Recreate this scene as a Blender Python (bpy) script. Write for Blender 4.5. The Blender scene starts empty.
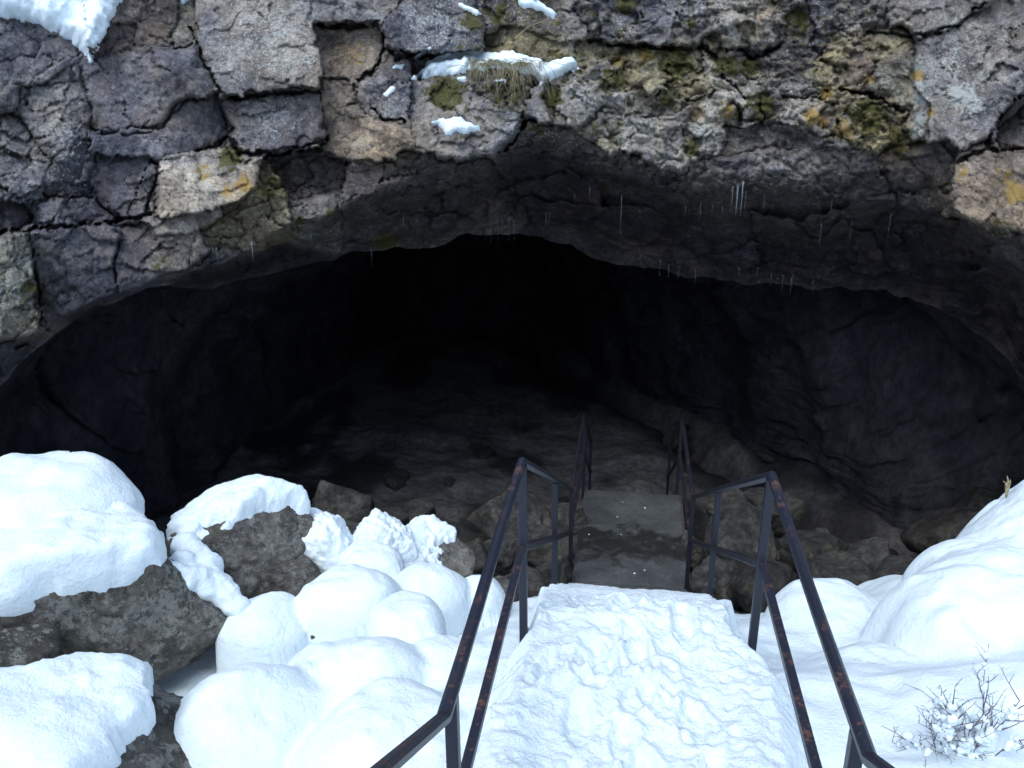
import bpy, bmesh, math, random
import numpy as np

random.seed(7)
rng = np.random.default_rng(11)
S = bpy.context.scene
COL = S.collection
PI = math.pi

# ------------------------------------------------------------------ camera
CAMZ = 6.0
PITCH = math.radians(18.0)
FPX = 850.0
SP, CP = math.sin(PITCH), math.cos(PITCH)
cam = bpy.data.cameras.new('camera')
camo = bpy.data.objects.new('camera', cam)
COL.objects.link(camo)
camo.location = (0, 0, CAMZ)
camo.rotation_euler = (math.radians(90) - PITCH, 0, 0)
cam.sensor_width = 36.0
cam.lens = FPX / 1024 * 36.0
cam.clip_start = 0.05
cam.clip_end = 500
S.camera = camo

def ray(px, py):
    """direction (x, y, z) through a pixel of the photo, numpy friendly"""
    a = (np.asarray(px, float) - 512) / FPX
    b = -(np.asarray(py, float) - 384) / FPX
    return np.stack([a + 0 * b, CP + b * SP, -SP + b * CP], -1)

def at(px, py, Y):
    """the point at distance Y in front of the camera station seen at a pixel"""
    d = ray(px, py)
    t = np.asarray(Y, float) / d[..., 1]
    p = d * t[..., None]
    p[..., 2] += CAMZ
    return p

def depth_of(p):
    return p[1] * CP + (CAMZ - p[2]) * SP

# ------------------------------------------------------------------ noise
def _h(ix, iy, iz, seed):
    n = (ix * 374761393 + iy * 668265263 + iz * 2147483647 + seed * 1274126177) & 0xFFFFFFFF
    n = ((n ^ (n >> 13)) * 1274126177) & 0xFFFFFFFF
    n = (n ^ (n >> 16)) & 0xFFFFFFFF
    n = (n * 2246822519) & 0xFFFFFFFF
    n = n ^ (n >> 15)
    return (n & 0xFFFFFF) / float(0xFFFFFF)

def vnoise(p, seed=0):
    i = np.floor(p).astype(np.int64)
    f = p - i
    u = f * f * f * (f * (f * 6 - 15) + 10)
    x, y, z = i[..., 0], i[..., 1], i[..., 2]
    r = 0
    for dx in (0, 1):
        wx = u[..., 0] if dx else 1 - u[..., 0]
        for dy in (0, 1):
            wy = u[..., 1] if dy else 1 - u[..., 1]
            for dz in (0, 1):
                wz = u[..., 2] if dz else 1 - u[..., 2]
                r = r + wx * wy * wz * _h(x + dx, y + dy, z + dz, seed)
    return r * 2 - 1

def fbm(p, octaves=4, seed=0, gain=0.5):
    a, s, r = 1.0, 1.0, 0
    for o in range(octaves):
        r = r + a * vnoise(p * s + 17.3 * o, seed + o)
        a *= gain
        s *= 2.03
    return r

def ridged(p, octaves=4, seed=0):
    a, s, r = 1.0, 1.0, 0
    for o in range(octaves):
        r = r + a * (1 - 2 * np.abs(vnoise(p * s + 9.1 * o, seed + o)))
        a *= 0.5
        s *= 2.1
    return r

def p3(x, y, z=0.0):
    x = np.asarray(x, float)
    y = np.asarray(y, float)
    return np.stack([x + 0 * y, y + 0 * x, np.zeros_like(x + y) + z], -1)

def worley(x, y, seed=0):
    ix, iy = np.floor(x).astype(np.int64), np.floor(y).astype(np.int64)
    f1 = np.full(x.shape, 9.0)
    f2 = np.full(x.shape, 9.0)
    cid = np.zeros(x.shape)
    cx = np.zeros(x.shape)
    cy = np.zeros(x.shape)
    for dx in (-1, 0, 1):
        for dy in (-1, 0, 1):
            jx, jy = ix + dx, iy + dy
            sx = jx + 0.1 + 0.8 * _h(jx, jy, 0 * jx, seed)
            sy = jy + 0.1 + 0.8 * _h(jx, jy, 0 * jx + 1, seed)
            d = np.hypot(x - sx, y - sy)
            n = d < f1
            f2 = np.where(n, f1, np.minimum(f2, d))
            cid = np.where(n, _h(jx, jy, 0 * jx + 2, seed), cid)
            cx = np.where(n, x - sx, cx)
            cy = np.where(n, y - sy, cy)
            f1 = np.where(n, d, f1)
    return f1, f2, cid, cx, cy

def sstep(a, b, x):
    t = np.clip((x - a) / (b - a), 0, 1)
    return t * t * (3 - 2 * t)

# ------------------------------------------------------------------ objects
def tag(o, label=None, cat=None, group=None, kind=None):
    if label: o['label'] = label
    if cat: o['category'] = cat
    if group: o['group'] = group
    if kind: o['kind'] = kind
    return o

def empty(name, loc=(0, 0, 0), rz=0.0):
    o = bpy.data.objects.new(name, None)
    COL.objects.link(o)
    o.location = loc
    o.rotation_euler = (0, 0, rz)
    o.empty_display_size = 0.2
    return o

def mesh_obj(name, verts, faces, m, parent=None, smooth=True, attrs=None, loc=None):
    me = bpy.data.meshes.new(name)
    verts = np.asarray(verts, np.float32)
    if loc is not None:
        verts = verts - np.asarray(loc, np.float32)
    if isinstance(faces, np.ndarray):
        nf, k = faces.shape
        me.vertices.add(len(verts))
        me.vertices.foreach_set('co', verts.ravel())
        me.loops.add(nf * k)
        me.loops.foreach_set('vertex_index', faces.astype(np.int32).ravel())
        me.polygons.add(nf)
        me.polygons.foreach_set('loop_start', np.arange(0, nf * k, k, dtype=np.int32))
        me.polygons.foreach_set('loop_total', np.full(nf, k, np.int32))
        me.update(calc_edges=True)
        me.validate()
    else:
        me.from_pydata([tuple(map(float, v)) for v in verts], [], faces)
    me.polygons.foreach_set('use_smooth', np.full(len(me.polygons), smooth, bool))
    if attrs:
        for an, arr in attrs.items():
            at_ = me.color_attributes.new(an, 'FLOAT_COLOR', 'POINT')
            c = np.ones((len(verts), 4), np.float32)
            c[:, :arr.shape[1]] = arr
            at_.data.foreach_set('color', c.ravel())
    me.materials.append(m)
    o = bpy.data.objects.new(name, me)
    COL.objects.link(o)
    if parent: o.parent = parent
    if loc is not None: o.location = loc
    return o

def grid_faces(nr, nc):
    idx = np.arange(nr * nc).reshape(nr, nc)
    return np.stack([idx[:-1, :-1], idx[1:, :-1], idx[1:, 1:], idx[:-1, 1:]], -1).reshape(-1, 4)

def ground_faces(nr, nc):
    return grid_faces(nr, nc)[:, ::-1]

def submesh(verts, faces, fsel):
    f = faces[fsel]
    used, inv = np.unique(f.ravel(), return_inverse=True)
    return used, inv.reshape(f.shape)

class MB:
    """collects boxes and tubes into one mesh"""
    def __init__(self):
        self.v, self.f = [], []
    def box(self, c, s, rot=None):
        n = len(self.v)
        for dx, dy, dz in ((-1,-1,-1),(1,-1,-1),(1,1,-1),(-1,1,-1),(-1,-1,1),(1,-1,1),(1,1,1),(-1,1,1)):
            self.v.append((c[0]+dx*s[0]/2, c[1]+dy*s[1]/2, c[2]+dz*s[2]/2))
        for q in ((0,3,2,1),(4,5,6,7),(0,1,5,4),(1,2,6,5),(2,3,7,6),(3,0,4,7)):
            self.f.append(tuple(n+i for i in q))
    def tube(self, pts, radii, sides=4, phase=PI/4, jitter=0):
        pts = [np.asarray(p, float) for p in pts]
        n0 = len(self.v)
        up = np.array([0, 0, 1.0])
        for i, p in enumerate(pts):
            t = (pts[min(i+1, len(pts)-1)] - pts[max(i-1, 0)])
            t = t / (np.linalg.norm(t) + 1e-9)
            ref = up if abs(t[2]) < 0.9 else np.array([1.0, 0, 0])
            a = np.cross(t, ref); a /= np.linalg.norm(a)
            b = np.cross(a, t)
            sc = 1.0
            if 0 < i < len(pts) - 1:
                t1 = pts[i] - pts[i-1]; t2 = pts[i+1] - pts[i]
                cs = np.dot(t1, t2) / (np.linalg.norm(t1) * np.linalg.norm(t2) + 1e-9)
                sc = 1 / max(0.6, math.sqrt(max(0.0, (1 + cs) / 2)))
            for k in range(sides):
                an = phase + 2 * PI * k / sides
                r = radii[i]
                self.v.append(tuple(p + a * (r * math.cos(an)) + b * (r * math.sin(an) * sc)))
        m = len(pts)
        for i in range(m - 1):
            for k in range(sides):
                a0 = n0 + i * sides + k
                a1 = n0 + i * sides + (k + 1) % sides
                self.f.append((a0, a1, a1 + sides, a0 + sides))
        self.f.append(tuple(n0 + k for k in range(sides))[::-1])
        self.f.append(tuple(n0 + (m - 1) * sides + k for k in range(sides)))
    def build(self, name, m, parent=None, smooth=False, bevel=0, loc=None):
        o = mesh_obj(name, self.v, self.f, m, parent, smooth, loc=loc)
        if bevel:
            b = o.modifiers.new('bevel', 'BEVEL'); b.width = bevel; b.segments = 2; b.limit_method = 'ANGLE'
        return o

# ------------------------------------------------------------------ materials
class NT:
    def __init__(self, name):
        self.m = bpy.data.materials.new(name)
        self.m.use_nodes = True
        self.t = self.m.node_tree
        self.b = self.t.nodes['Principled BSDF']
        self.coord = self.t.nodes.new('ShaderNodeTexCoord')
        self.geo = self.t.nodes.new('ShaderNodeNewGeometry')
    def link(self, a, b): self.t.links.new(a, b)
    def val(self, x, sock):
        if isinstance(x, (int, float)): sock.default_value = x
        elif isinstance(x, tuple): sock.default_value = x if len(x) == 4 or sock.type == 'VECTOR' else (*x, 1)
        else: self.link(x, sock)
    def noise(self, scale, detail=6, rough=0.55, vec=None, dist=0.0, out='Fac'):
        n = self.t.nodes.new('ShaderNodeTexNoise')
        n.inputs['Scale'].default_value = scale
        n.inputs['Detail'].default_value = detail
        n.inputs['Roughness'].default_value = rough
        n.inputs['Distortion'].default_value = dist
        self.link(vec if vec is not None else self.geo.outputs['Position'], n.inputs['Vector'])
        return n.outputs[out]
    def vor(self, scale, feature='F1', vec=None, out='Distance'):
        n = self.t.nodes.new('ShaderNodeTexVoronoi')
        n.feature = feature
        n.inputs['Scale'].default_value = scale
        self.link(vec if vec is not None else self.geo.outputs['Position'], n.inputs['Vector'])
        return n.outputs[out]
    def ramp(self, fac, lo, hi, a=0.0, b=1.0):
        n = self.t.nodes.new('ShaderNodeMapRange')
        n.interpolation_type = 'SMOOTHSTEP'
        self.val(fac, n.inputs['Value'])
        n.inputs['From Min'].default_value = lo
        n.inputs['From Max'].default_value = hi
        n.inputs['To Min'].default_value = a
        n.inputs['To Max'].default_value = b
        return n.outputs['Result']
    def math(self, op, a, b=0.0):
        n = self.t.nodes.new('ShaderNodeMath')
        n.operation = op
        self.val(a, n.inputs[0]); self.val(b, n.inputs[1])
        return n.outputs[0]
    def mix(self, fac, a, b, mode='MIX'):
        n = self.t.nodes.new('ShaderNodeMix')
        n.data_type = 'RGBA'; n.blend_type = mode
        self.val(fac, n.inputs['Factor'])
        self.val(a, n.inputs[6]); self.val(b, n.inputs[7])
        return n.outputs[2]
    def attr(self, name):
        n = self.t.nodes.new('ShaderNodeAttribute')
        n.attribute_name = name
        return n
    def sep(self, c):
        n = self.t.nodes.new('ShaderNodeSeparateColor')
        self.link(c, n.inputs[0])
        return n.outputs
    def stretch(self, sx, sy, sz):
        n = self.t.nodes.new('ShaderNodeMapping')
        n.inputs['Scale'].default_value = (sx, sy, sz)
        self.link(self.geo.outputs['Position'], n.inputs['Vector'])
        return n.outputs[0]
    def bump(self, h, dist, strength=1.0, prev=None):
        n = self.t.nodes.new('ShaderNodeBump')
        n.inputs['Strength'].default_value = strength
        n.inputs['Distance'].default_value = dist
        self.link(h, n.inputs['Height'])
        if prev is not None: self.link(prev, n.inputs['Normal'])
        return n.outputs['Normal']
    def done(self, color, rough=0.8, normal=None, spec=0.3):
        self.val(color, self.b.inputs['Base Color'])
        self.val(rough, self.b.inputs['Roughness'])
        self.b.inputs['Specular IOR Level'].default_value = spec
        if normal is not None: self.link(normal, self.b.inputs['Normal'])
        return self.m

def cliff_material():
    n = NT('fractured_basalt')
    c = n.attr('col').outputs['Color']
    k = n.sep(n.attr('mask').outputs['Color'])
    n1 = n.noise(3.0, 8, 0.65)
    n2 = n.noise(14.0, 8, 0.72)
    n3 = n.noise(48.0, 6, 0.75)
    n0 = n.noise(1.1, 5, .6, dist=.5)
    c = n.mix(1.0, c, n.mix(n.ramp(n0, .35, .65), (.86, .89, 1.0), (1.14, 1.07, .97)), 'MULTIPLY')
    c = n.mix(1.0, c, n.mix(n.ramp(n1, .32, .68), (.55, .54, .57), (1.4, 1.37, 1.32)), 'MULTIPLY')
    c = n.mix(1.0, c, n.mix(n.ramp(n2, .32, .68), (.55, .55, .57), (1.45, 1.45, 1.42)), 'MULTIPLY')
    c = n.mix(1.0, c, n.mix(n.ramp(n3, .32, .68), (.72, .72, .72), (1.28, 1.28, 1.28)), 'MULTIPLY')
    # warm brown weathering, running down the face
    w = n.ramp(n.noise(2.2, 6, .65, n.stretch(1.4, 1, .55), .6), .5, .64, 0, .55)
    c = n.mix(w, c, n.mix(.45, c, (.20, .14, .09)))
    # dark crusts
    df = n.ramp(n.noise(6.0, 9, .75, dist=.8), .55, .64, 0, .62)
    c = n.mix(df, c, (.034, .033, .038))
    # pale lichen: grey-white freckles and larger crusts
    li = n.noise(34.0, 9, .75)
    lt = n.math('ADD', n.math('ADD', li, n.math('MULTIPLY', k[1], .17)), n.math('MULTIPLY', n.ramp(n1, .35, .7), .07))
    lf = n.ramp(lt, .65, .73)
    c = n.mix(n.math('MULTIPLY', lf, .85), c, (.56, .57, .54))
    lc = n.ramp(n.math('ADD', n.noise(7.5, 9, .72, dist=.5), n.math('MULTIPLY', k[1], .16)), .66, .72, 0, .6)
    c = n.mix(lc, c, n.mix(n0, (.46, .50, .45), (.52, .50, .46)))
    # orange and yellow lichen
    og = n.ramp(n.math('ADD', n.noise(16.0, 6, .6), n.math('MULTIPLY', k[2], .60)), .66, .84)
    c = n.mix(n.math('MULTIPLY', og, .85), c, n.mix(n.noise(7.0, 3), (.42, .19, .05), (.50, .40, .12)))
    # moss
    mo = n.ramp(n.math('ADD', n.noise(12.0, 8, .65), n.math('MULTIPLY', k[0], .5)), .68, .79)
    c = n.mix(n.math('MULTIPLY', mo, .88), c, n.mix(n.ramp(n3, .3, .7), (.034, .036, .008), (.135, .120, .022)))
    h = n.bump(n2, .05, .9)
    h = n.bump(n3, .018, .9, h)
    h = n.bump(n.noise(170.0, 4, .7), .006, .8, h)
    return n.done(c, .88, h, .25)

def boulder_material(name, dark, light, lichen, lich_amt=.62, bumpd=.04):
    n = NT(name)
    pos = n.coord.outputs['Object']
    n1 = n.noise(3.5, 8, .65, pos)
    n2 = n.noise(16.0, 8, .7, pos)
    n3 = n.noise(70.0, 5, .7, pos)
    oi = n.t.nodes.new('ShaderNodeObjectInfo')
    c = n.mix(n.ramp(n1, .3, .7), dark, light)
    c = n.mix(1.0, c, n.mix(n.ramp(n2, .3, .7), (.55, .55, .55), (1.45, 1.45, 1.45)), 'MULTIPLY')
    rv = n.ramp(oi.outputs['Random'], 0, 1, .65, 1.35)
    hsv = n.t.nodes.new('ShaderNodeHueSaturation')
    n.link(c, hsv.inputs['Color']); n.link(rv, hsv.inputs['Value'])
    c = hsv.outputs['Color']
    lf = n.ramp(n.math('ADD', n.math('MULTIPLY', n.noise(20.0, 9, .78, pos), .75), n.math('MULTIPLY', n.noise(2.6, 5, .6, pos, .6), .40)), lich_amt - .015, lich_amt + .035)
    c = n.mix(n.math('MULTIPLY', lf, .8), c, n.mix(n3, lichen, (.20, .20, .18)))
    dk = n.ramp(n.noise(9.0, 9, .75, pos, .8), .55, .63, 0, .7)
    c = n.mix(dk, c, (.022, .021, .021))
    mo = n.ramp(n.noise(5.0, 7, .65, pos), .56, .70, 0, .6)
    c = n.mix(mo, c, (.05, .05, .015))
    h = n.bump(n2, bumpd, .9)
    h = n.bump(n3, .012, .9, h)
    return n.done(c, .85, h, .3)

def snow_material(name, dirt=0.0, fine=1.0):
    n = NT(name)
    a = n.noise(7.0, 5, .55)
    b = n.noise(45.0, 5, .6)
    g = n.noise(260.0, 3, .6)
    c = n.mix(n.ramp(a, .3, .7), (.76, .845, .88), (.80, .875, .90))
    if dirt:
        d = n.ramp(n.noise(19.0, 6, .7), .66, .72, 0, dirt)
        c = n.mix(d, c, (.28, .26, .24))
    h = n.bump(a, .02 * fine, .6)
    h = n.bump(n.noise(20.0, 6, .6), .014 * fine, .6, h)
    h = n.bump(b, .010 * fine, .7, h)
    h = n.bump(g, .0015, .5, h)
    n.b.inputs['Subsurface Weight'].default_value = 0.0
    return n.done(c, .7, h, .2)

def metal_material():
    n = NT('rusted_black_paint')
    pos = n.coord.outputs['Object']
    a = n.noise(5.0, 8, .7, pos)
    b = n.noise(38.0, 8, .8, pos)
    up = n.sep(n.geo.outputs['Normal'])
    r = n.ramp(n.math('ADD', n.math('ADD', n.math('MULTIPLY', a, .45), n.math('MULTIPLY', b, .6)), n.math('MULTIPLY', n.ramp(up[2], .2, .8), .10)), .628, .72)
    rust = n.mix(n.ramp(b, .35, .65), (.030, .017, .015), (.125, .052, .034))
    c = n.mix(r, (.013, .015, .026), rust)
    h = n.bump(b, .003, .6)
    return n.done(c, n.ramp(r, 0, 1, .42, .85), h, .5)

def concrete_material():
    n = NT('worn_concrete')
    pos = n.coord.outputs['Object']
    a = n.noise(2.2, 8, .65, pos)
    b = n.noise(30.0, 8, .7, pos)
    c = n.mix(n.ramp(a, .3, .7), (.052, .056, .059), (.098, .102, .104))
    c = n.mix(1.0, c, n.mix(n.ramp(b, .3, .7), (.75, .75, .75), (1.25, 1.25, 1.25)), 'MULTIPLY')
    # damp stain across the middle of the slab
    s = n.sep(pos)
    sy = n.ramp(n.math('ABSOLUTE', n.math('ADD', n.math('ADD', s[1], -9.0), n.math('MULTIPLY', n.math('ADD', n.noise(2.6, 9, .7, pos, .6), -.5), 2.0))), .16, .50, 1, 0)
    st = n.math('MULTIPLY', sy, n.ramp(n.noise(5.0, 8, .7, pos), .25, .5))
    c = n.mix(n.math('MULTIPLY', st, .92), c, (.018, .017, .016))
    h = n.bump(b, .008, .8)
    return n.done(c, n.ramp(st, 0, 1, .85, .55), h, .3)

def plain_rock(name, lo, hi, sx=1, sy=1, sz=1, bumpd=.06, darkened=False):
    n = NT(name)
    v = n.stretch(sx, sy, sz)
    a = n.noise(1.6, 8, .65, v)
    b = n.noise(9.0, 8, .7, v)
    c = n.mix(n.ramp(a, .3, .7), lo, hi)
    c = n.mix(1.0, c, n.mix(n.ramp(b, .3, .7), (.6, .6, .6), (1.4, 1.4, 1.4)), 'MULTIPLY')
    if darkened:
        c = n.mix(n.math('MULTIPLY', n.attr('darkened').outputs['Fac'], .88), c, (.014, .014, .017))
    h = n.bump(b, bumpd, .9)
    h = n.bump(n.noise(60.0, 5, .7), .012, .8, h)
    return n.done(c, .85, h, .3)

def ice_material():
    n = NT('clear_ice')
    n.b.inputs['Transmission Weight'].default_value = .84
    n.b.inputs['IOR'].default_value = 1.31
    return n.done((.72, .78, .85), .18, n.bump(n.noise(60.0, 3), .004, .5), .5)

def stem_material(name, a, b):
    n = NT(name)
    pos = n.coord.outputs['Object']
    return n.done(n.mix(n.ramp(n.noise(40.0, 4, .6, pos), .3, .7), a, b), .8, n.bump(n.noise(120.0, 3, .6, pos), .002, .6), .2)

M_CLIFF = cliff_material()
M_BOULDER = boulder_material('lichened_boulder', (.050, .047, .043), (.165, .150, .130), (.36, .37, .34), .60)
M_RUBBLE = boulder_material('rubble_stone', (.018, .018, .019), (.098, .090, .080), (.14, .135, .12), .68)
M_SNOW = snow_material('fresh_snow')
M_TROD = snow_material('trodden_snow', .35, 1.6)
M_METAL = metal_material()
M_CONC = concrete_material()
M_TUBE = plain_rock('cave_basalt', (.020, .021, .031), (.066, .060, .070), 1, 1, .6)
M_FLOOR = plain_rock('cave_floor_stone', (.075, .073, .08), (.185, .17, .168), bumpd=.03, darkened=True)
M_ICE = ice_material()
M_TWIG = stem_material('dark_twig', (.095, .075, .098), (.19, .16, .19))
M_GRASS = stem_material('dry_straw', (.16, .13, .07), (.42, .36, .21))
M_ROOT = stem_material('dead_root', (.07, .06, .055), (.20, .18, .16))

# ------------------------------------------------------------------ walkway frame
WYAW = math.radians(-8.0)                 # the walk runs 8 degrees to the right of the view
WX0 = 0.115
WC, WS = math.cos(WYAW), math.sin(WYAW)
def w2l(x, y):
    xx = np.asarray(x, float) - WX0
    return xx * WC + y * WS, -xx * WS + y * WC
def l2w(x, y):
    return WX0 + x * WC - y * WS, x * WS + y * WC
def walk_z(yw):
    return np.interp(yw, [-8, -6, 2.05, 4.12, 8.07, 10.43, 13.9, 30], [8.85, 7.85, 3.2, 3.2, 1.15, 1.13, -.6, -.6])

# ================================================================== THE CLIFF
PX0, PX1, NCOL = -270.0, 1300.0, 940
PYT = -190.0
NROW = 300
sil_pts = [(-270, 760), (-180, 640), (-90, 490), (0, 383), (38, 347), (60, 330), (100, 305), (140, 292), (170, 286), (210, 291), (250, 281), (290, 270), (350, 256),
           (400, 249), (440, 243), (470, 234), (500, 232), (540, 237), (570, 247), (600, 260), (650, 270), (700, 278), (760, 285), (860, 290), (900, 294), (930, 302),
           (960, 318), (990, 342), (1010, 364), (1024, 386), (1060, 440), (1140, 590), (1200, 700), (1300, 800)]
brow_pts = [(-270, 700), (-180, 580), (-90, 440), (0, 345), (38, 332), (60, 315), (100, 298), (140, 286), (165, 272), (185, 268), (200, 266), (225, 262), (262, 240), (290, 222), (330, 212), (350, 200),
            (400, 178), (450, 160), (490, 148), (510, 135), (530, 122), (560, 128), (590, 142), (620, 152), (660, 166), (700, 172), (730, 172), (800, 170),
            (850, 168), (900, 165), (930, 172), (960, 210), (990, 220), (1024, 238), (1060, 300), (1140, 470), (1200, 600), (1300, 740)]
yf_pts = [(-270, 5.6), (0, 7.2), (100, 7.9), (200, 8.4), (400, 9.0), (600, 9.3), (800, 9.0), (900, 8.5), (1024, 7.8), (1300, 6.0)]
ys_pts = [(-270, 5.9), (0, 7.7), (100, 8.4), (160, 8.9), (250, 10.0), (400, 10.9), (500, 11.4), (700, 11.4), (900, 10.6), (1024, 9.4), (1300, 7.0)]
def P1(tab, x): return np.interp(x, [p[0] for p in tab], [p[1] for p in tab])

# blocks seen in the rock face: outline in photo pixels, colour, how far it stands out (m), fine-fracture amount
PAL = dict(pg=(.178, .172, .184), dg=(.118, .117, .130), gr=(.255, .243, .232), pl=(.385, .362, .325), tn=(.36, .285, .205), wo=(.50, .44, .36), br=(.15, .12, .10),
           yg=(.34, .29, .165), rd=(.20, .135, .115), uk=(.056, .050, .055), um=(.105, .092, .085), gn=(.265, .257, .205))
B = []
def blk(s, c, off=0.0, frac=.5):
    v = [float(t) for t in s.replace(';', ' ').replace(',', ' ').split()]
    B.append((np.array(v).reshape(-1, 2), PAL[c], off, frac))
blk('-22,12 45,22 80,42 84,60 62,75 40,85 20,84 18,115 -22,110', 'pg', .12, .5)
blk('20,84 62,76 78,70 85,100 88,125 72,150 55,165 32,135 20,117', 'gr', .05, .8)
blk('-22,112 18,117 32,135 55,165 42,172 42,195 -22,200', 'gr', .02, 1)
blk('45,170 60,150 86,125 90,150 88,165 78,190 45,195', 'dg', .05, .8)
blk('88,60 140,48 192,45 215,90 185,100 150,131 95,128', 'pg', .18, .25)
blk('92,131 150,134 187,102 220,94 228,132 200,148 150,158 90,150', 'pg', .10, .15)
blk('112,15 120,0 120,-22 180,-22 178,10 165,45 145,42 120,45 100,48', 'br', .1, .8)
blk('180,-12 192,-12 195,30 190,45 168,46 178,15', 'gn', -.05, .6)
blk('192,-25 305,-25 310,30 318,60 316,85 292,88 250,92 225,96 205,68 195,30', 'gr', .30, .3)
blk('226,98 260,95 300,91 322,99 326,135 305,145 270,150 240,152 230,125', 'pg', .18, .3)
blk('160,165 185,156 210,158 250,166 256,185 240,205 215,206 190,212 155,213', 'wo', .30, .25)
blk('95,155 150,160 160,165 148,213 125,220 105,200 90,175', 'dg', .05, .25)
blk('145,220 160,214 205,209 225,214 205,226 180,225 160,229', 'gr', .16, .3)
blk('28,205 52,197 62,212 35,217', 'gr', .06, .5)
blk('62,211 90,195 115,215 110,221 65,218', 'pg', .04, .5)
blk('-22,202 28,205 32,218 -22,230', 'dg', -.12, .6)
blk('-22,236 28,237 35,270 40,325 35,332 8,343 -22,345', 'gn', .28, .5)
blk('35,228 100,220 120,235 112,270 115,287 80,306 42,320 36,280', 'dg', .10, .35)
blk('115,230 145,225 150,240 143,285 118,289 113,265', 'pg', .09, .4)
blk('145,255 170,232 195,238 195,255 170,285 147,288', 'gr', .08, .5)
blk('182,240 201,240 199,263 190,264', 'gr', .14, .3)
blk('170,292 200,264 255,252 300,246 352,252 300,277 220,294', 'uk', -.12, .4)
blk('-22,347 30,340 40,345 15,375 -22,397', 'dg', -.08, .3)
blk('222,211 250,197 262,172 285,195 295,230 255,247 205,241', 'yg', -.10, .9)
blk('268,157 320,152 345,165 342,190 300,200 285,190', 'uk', -.34, .9)
blk('292,202 342,192 346,218 332,246 300,242', 'gr', -.12, .5)
blk('322,32 375,25 385,48 370,70 358,80 322,77 320,45', 'tn', -.08, .2)
blk('318,80 355,83 356,100 345,107 320,92', 'tn', -.02, .2)
blk('322,98 345,108 365,106 385,122 405,142 395,158 350,162 330,158 322,130', 'tn', .06, .3)
blk('310,-25 395,-25 395,10 380,20 345,21 315,16', 'gr', .16, .6)
blk('385,22 400,5 440,-6 468,0 480,25 475,48 440,53 400,51 388,45', 'pg', .34, .25)
blk('360,85 380,70 395,56 405,62 408,75 395,84 382,95 375,112 362,108', 'gr', .04, .3)
blk('378,96 395,86 408,92 413,105 405,118 382,119', 'pg', .24, .2)
blk('408,60 430,55 470,54 475,60 430,63 415,80', 'dg', -.25, .3)
blk('412,86 430,77 470,77 475,102 515,117 510,137 490,152 450,156 425,151 415,120', 'gr', .16, .5)
blk('470,72 530,69 536,85 522,105 515,115 478,102', 'um', -.04, .6)
blk('522,106 530,88 540,85 546,119 535,120 525,113', 'pl', .16, .15)
blk('541,85 555,76 573,70 560,90 554,116 548,119', 'um', -.06, .6)
blk('560,83 575,73 605,58 612,78 598,92 590,115 575,128 552,120', 'pl', .08, .7)
blk('488,38 520,32 556,38 560,55 530,61 490,56', 'yg', -.10, .7)
blk('470,-22 560,-22 562,20 550,32 510,28 485,31', 'um', .06, .7)
blk('562,-22 595,-22 598,36 565,37', 'gr', .08, .8)
blk('598,-22 640,-22 640,38 600,37', 'pg', .16, .7)
blk('641,-22 675,-22 673,40 655,43 643,37', 'pg', .20, .5)
blk('575,46 600,40 622,42 620,55 600,58 580,71', 'yg', -.06, .7)
blk('622,46 650,42 672,50 675,80 650,92 625,85 612,70', 'yg', -.02, .9)
blk('600,86 615,82 628,105 625,117 612,112', 'pl', .08, .5)
blk('628,91 660,93 676,100 672,112 645,115 628,112', 'gr', .02, .8)
blk('625,119 650,113 676,116 685,140 660,153 640,151 622,142', 'pl', .18, .6)
blk('572,129 595,113 622,117 620,145 610,155 590,141', 'gn', .04, .9)
blk('675,-22 710,-22 708,42 690,46 675,42', 'gr', .14, .9)
blk('712,-20 762,-20 756,22 720,30 708,28', 'pl', .12, .5)
blk('757,-5 772,-5 776,25 760,30', 'tn', .12, .4)
blk('722,26 740,22 741,48 724,51', 'pl', .14, .3)
blk('742,25 755,28 753,42 743,43', 'yg', .05, .4)
blk('744,49 778,36 776,46 752,53', 'pg', .10, .3)
blk('704,42 722,41 720,53 708,57', 'yg', .0, .5)
blk('775,-20 802,-20 812,35 780,38', 'um', .02, .8)
blk('803,-20 892,-22 890,18 862,22 830,26 812,15', 'pg', .08, .7)
blk('708,59 745,54 765,58 782,69 790,76 760,80 740,86 722,75', 'um', -.04, .5)
blk('770,51 815,40 822,55 800,73 782,66', 'dg', -.02, .6)
blk('805,72 824,57 842,62 839,76 815,81', 'yg', .04, .6)
blk('700,58 712,61 735,90 718,92 700,76', 'pl', .08, .6)
blk('672,60 700,58 700,80 712,92 680,100 672,85', 'yg', .02, 1)
blk('745,92 748,82 760,78 772,84 768,93', 'pl', .10, .3)
blk('775,80 805,83 812,95 800,101 775,93', 'gr', .04, .7)
blk('690,101 715,93 735,98 740,118 715,122 695,120', 'pl', .06, .8)
blk('738,100 755,98 758,116 744,119', 'pl', .09, .5)
blk('757,99 785,99 785,115 765,121', 'um', .0, .8)
blk('782,115 800,105 832,108 838,120 822,130 800,128 780,126', 'wo', .12, .7)
blk('690,123 720,123 722,140 712,151 690,141', 'pl', .12, .7)
blk('722,126 780,123 820,132 842,141 820,146 760,141 725,152', 'dg', -.10, .6)
blk('712,165 735,150 800,148 862,158 800,166 740,174', 'gr', -.02, .4)
blk('843,80 855,48 873,56 868,75 860,89', 'rd', .10, .15)
blk('862,90 885,60 912,45 912,95 905,110 885,96', 'gn', .08, .2)
blk('815,58 838,38 854,46 845,76 826,68', 'yg', .02, .6)
blk('868,35 905,30 910,42 885,56 872,54', 'yg', .0, .5)
blk('838,100 860,92 885,99 900,112 900,135 860,143 840,126', 'yg', .10, .9)
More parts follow.
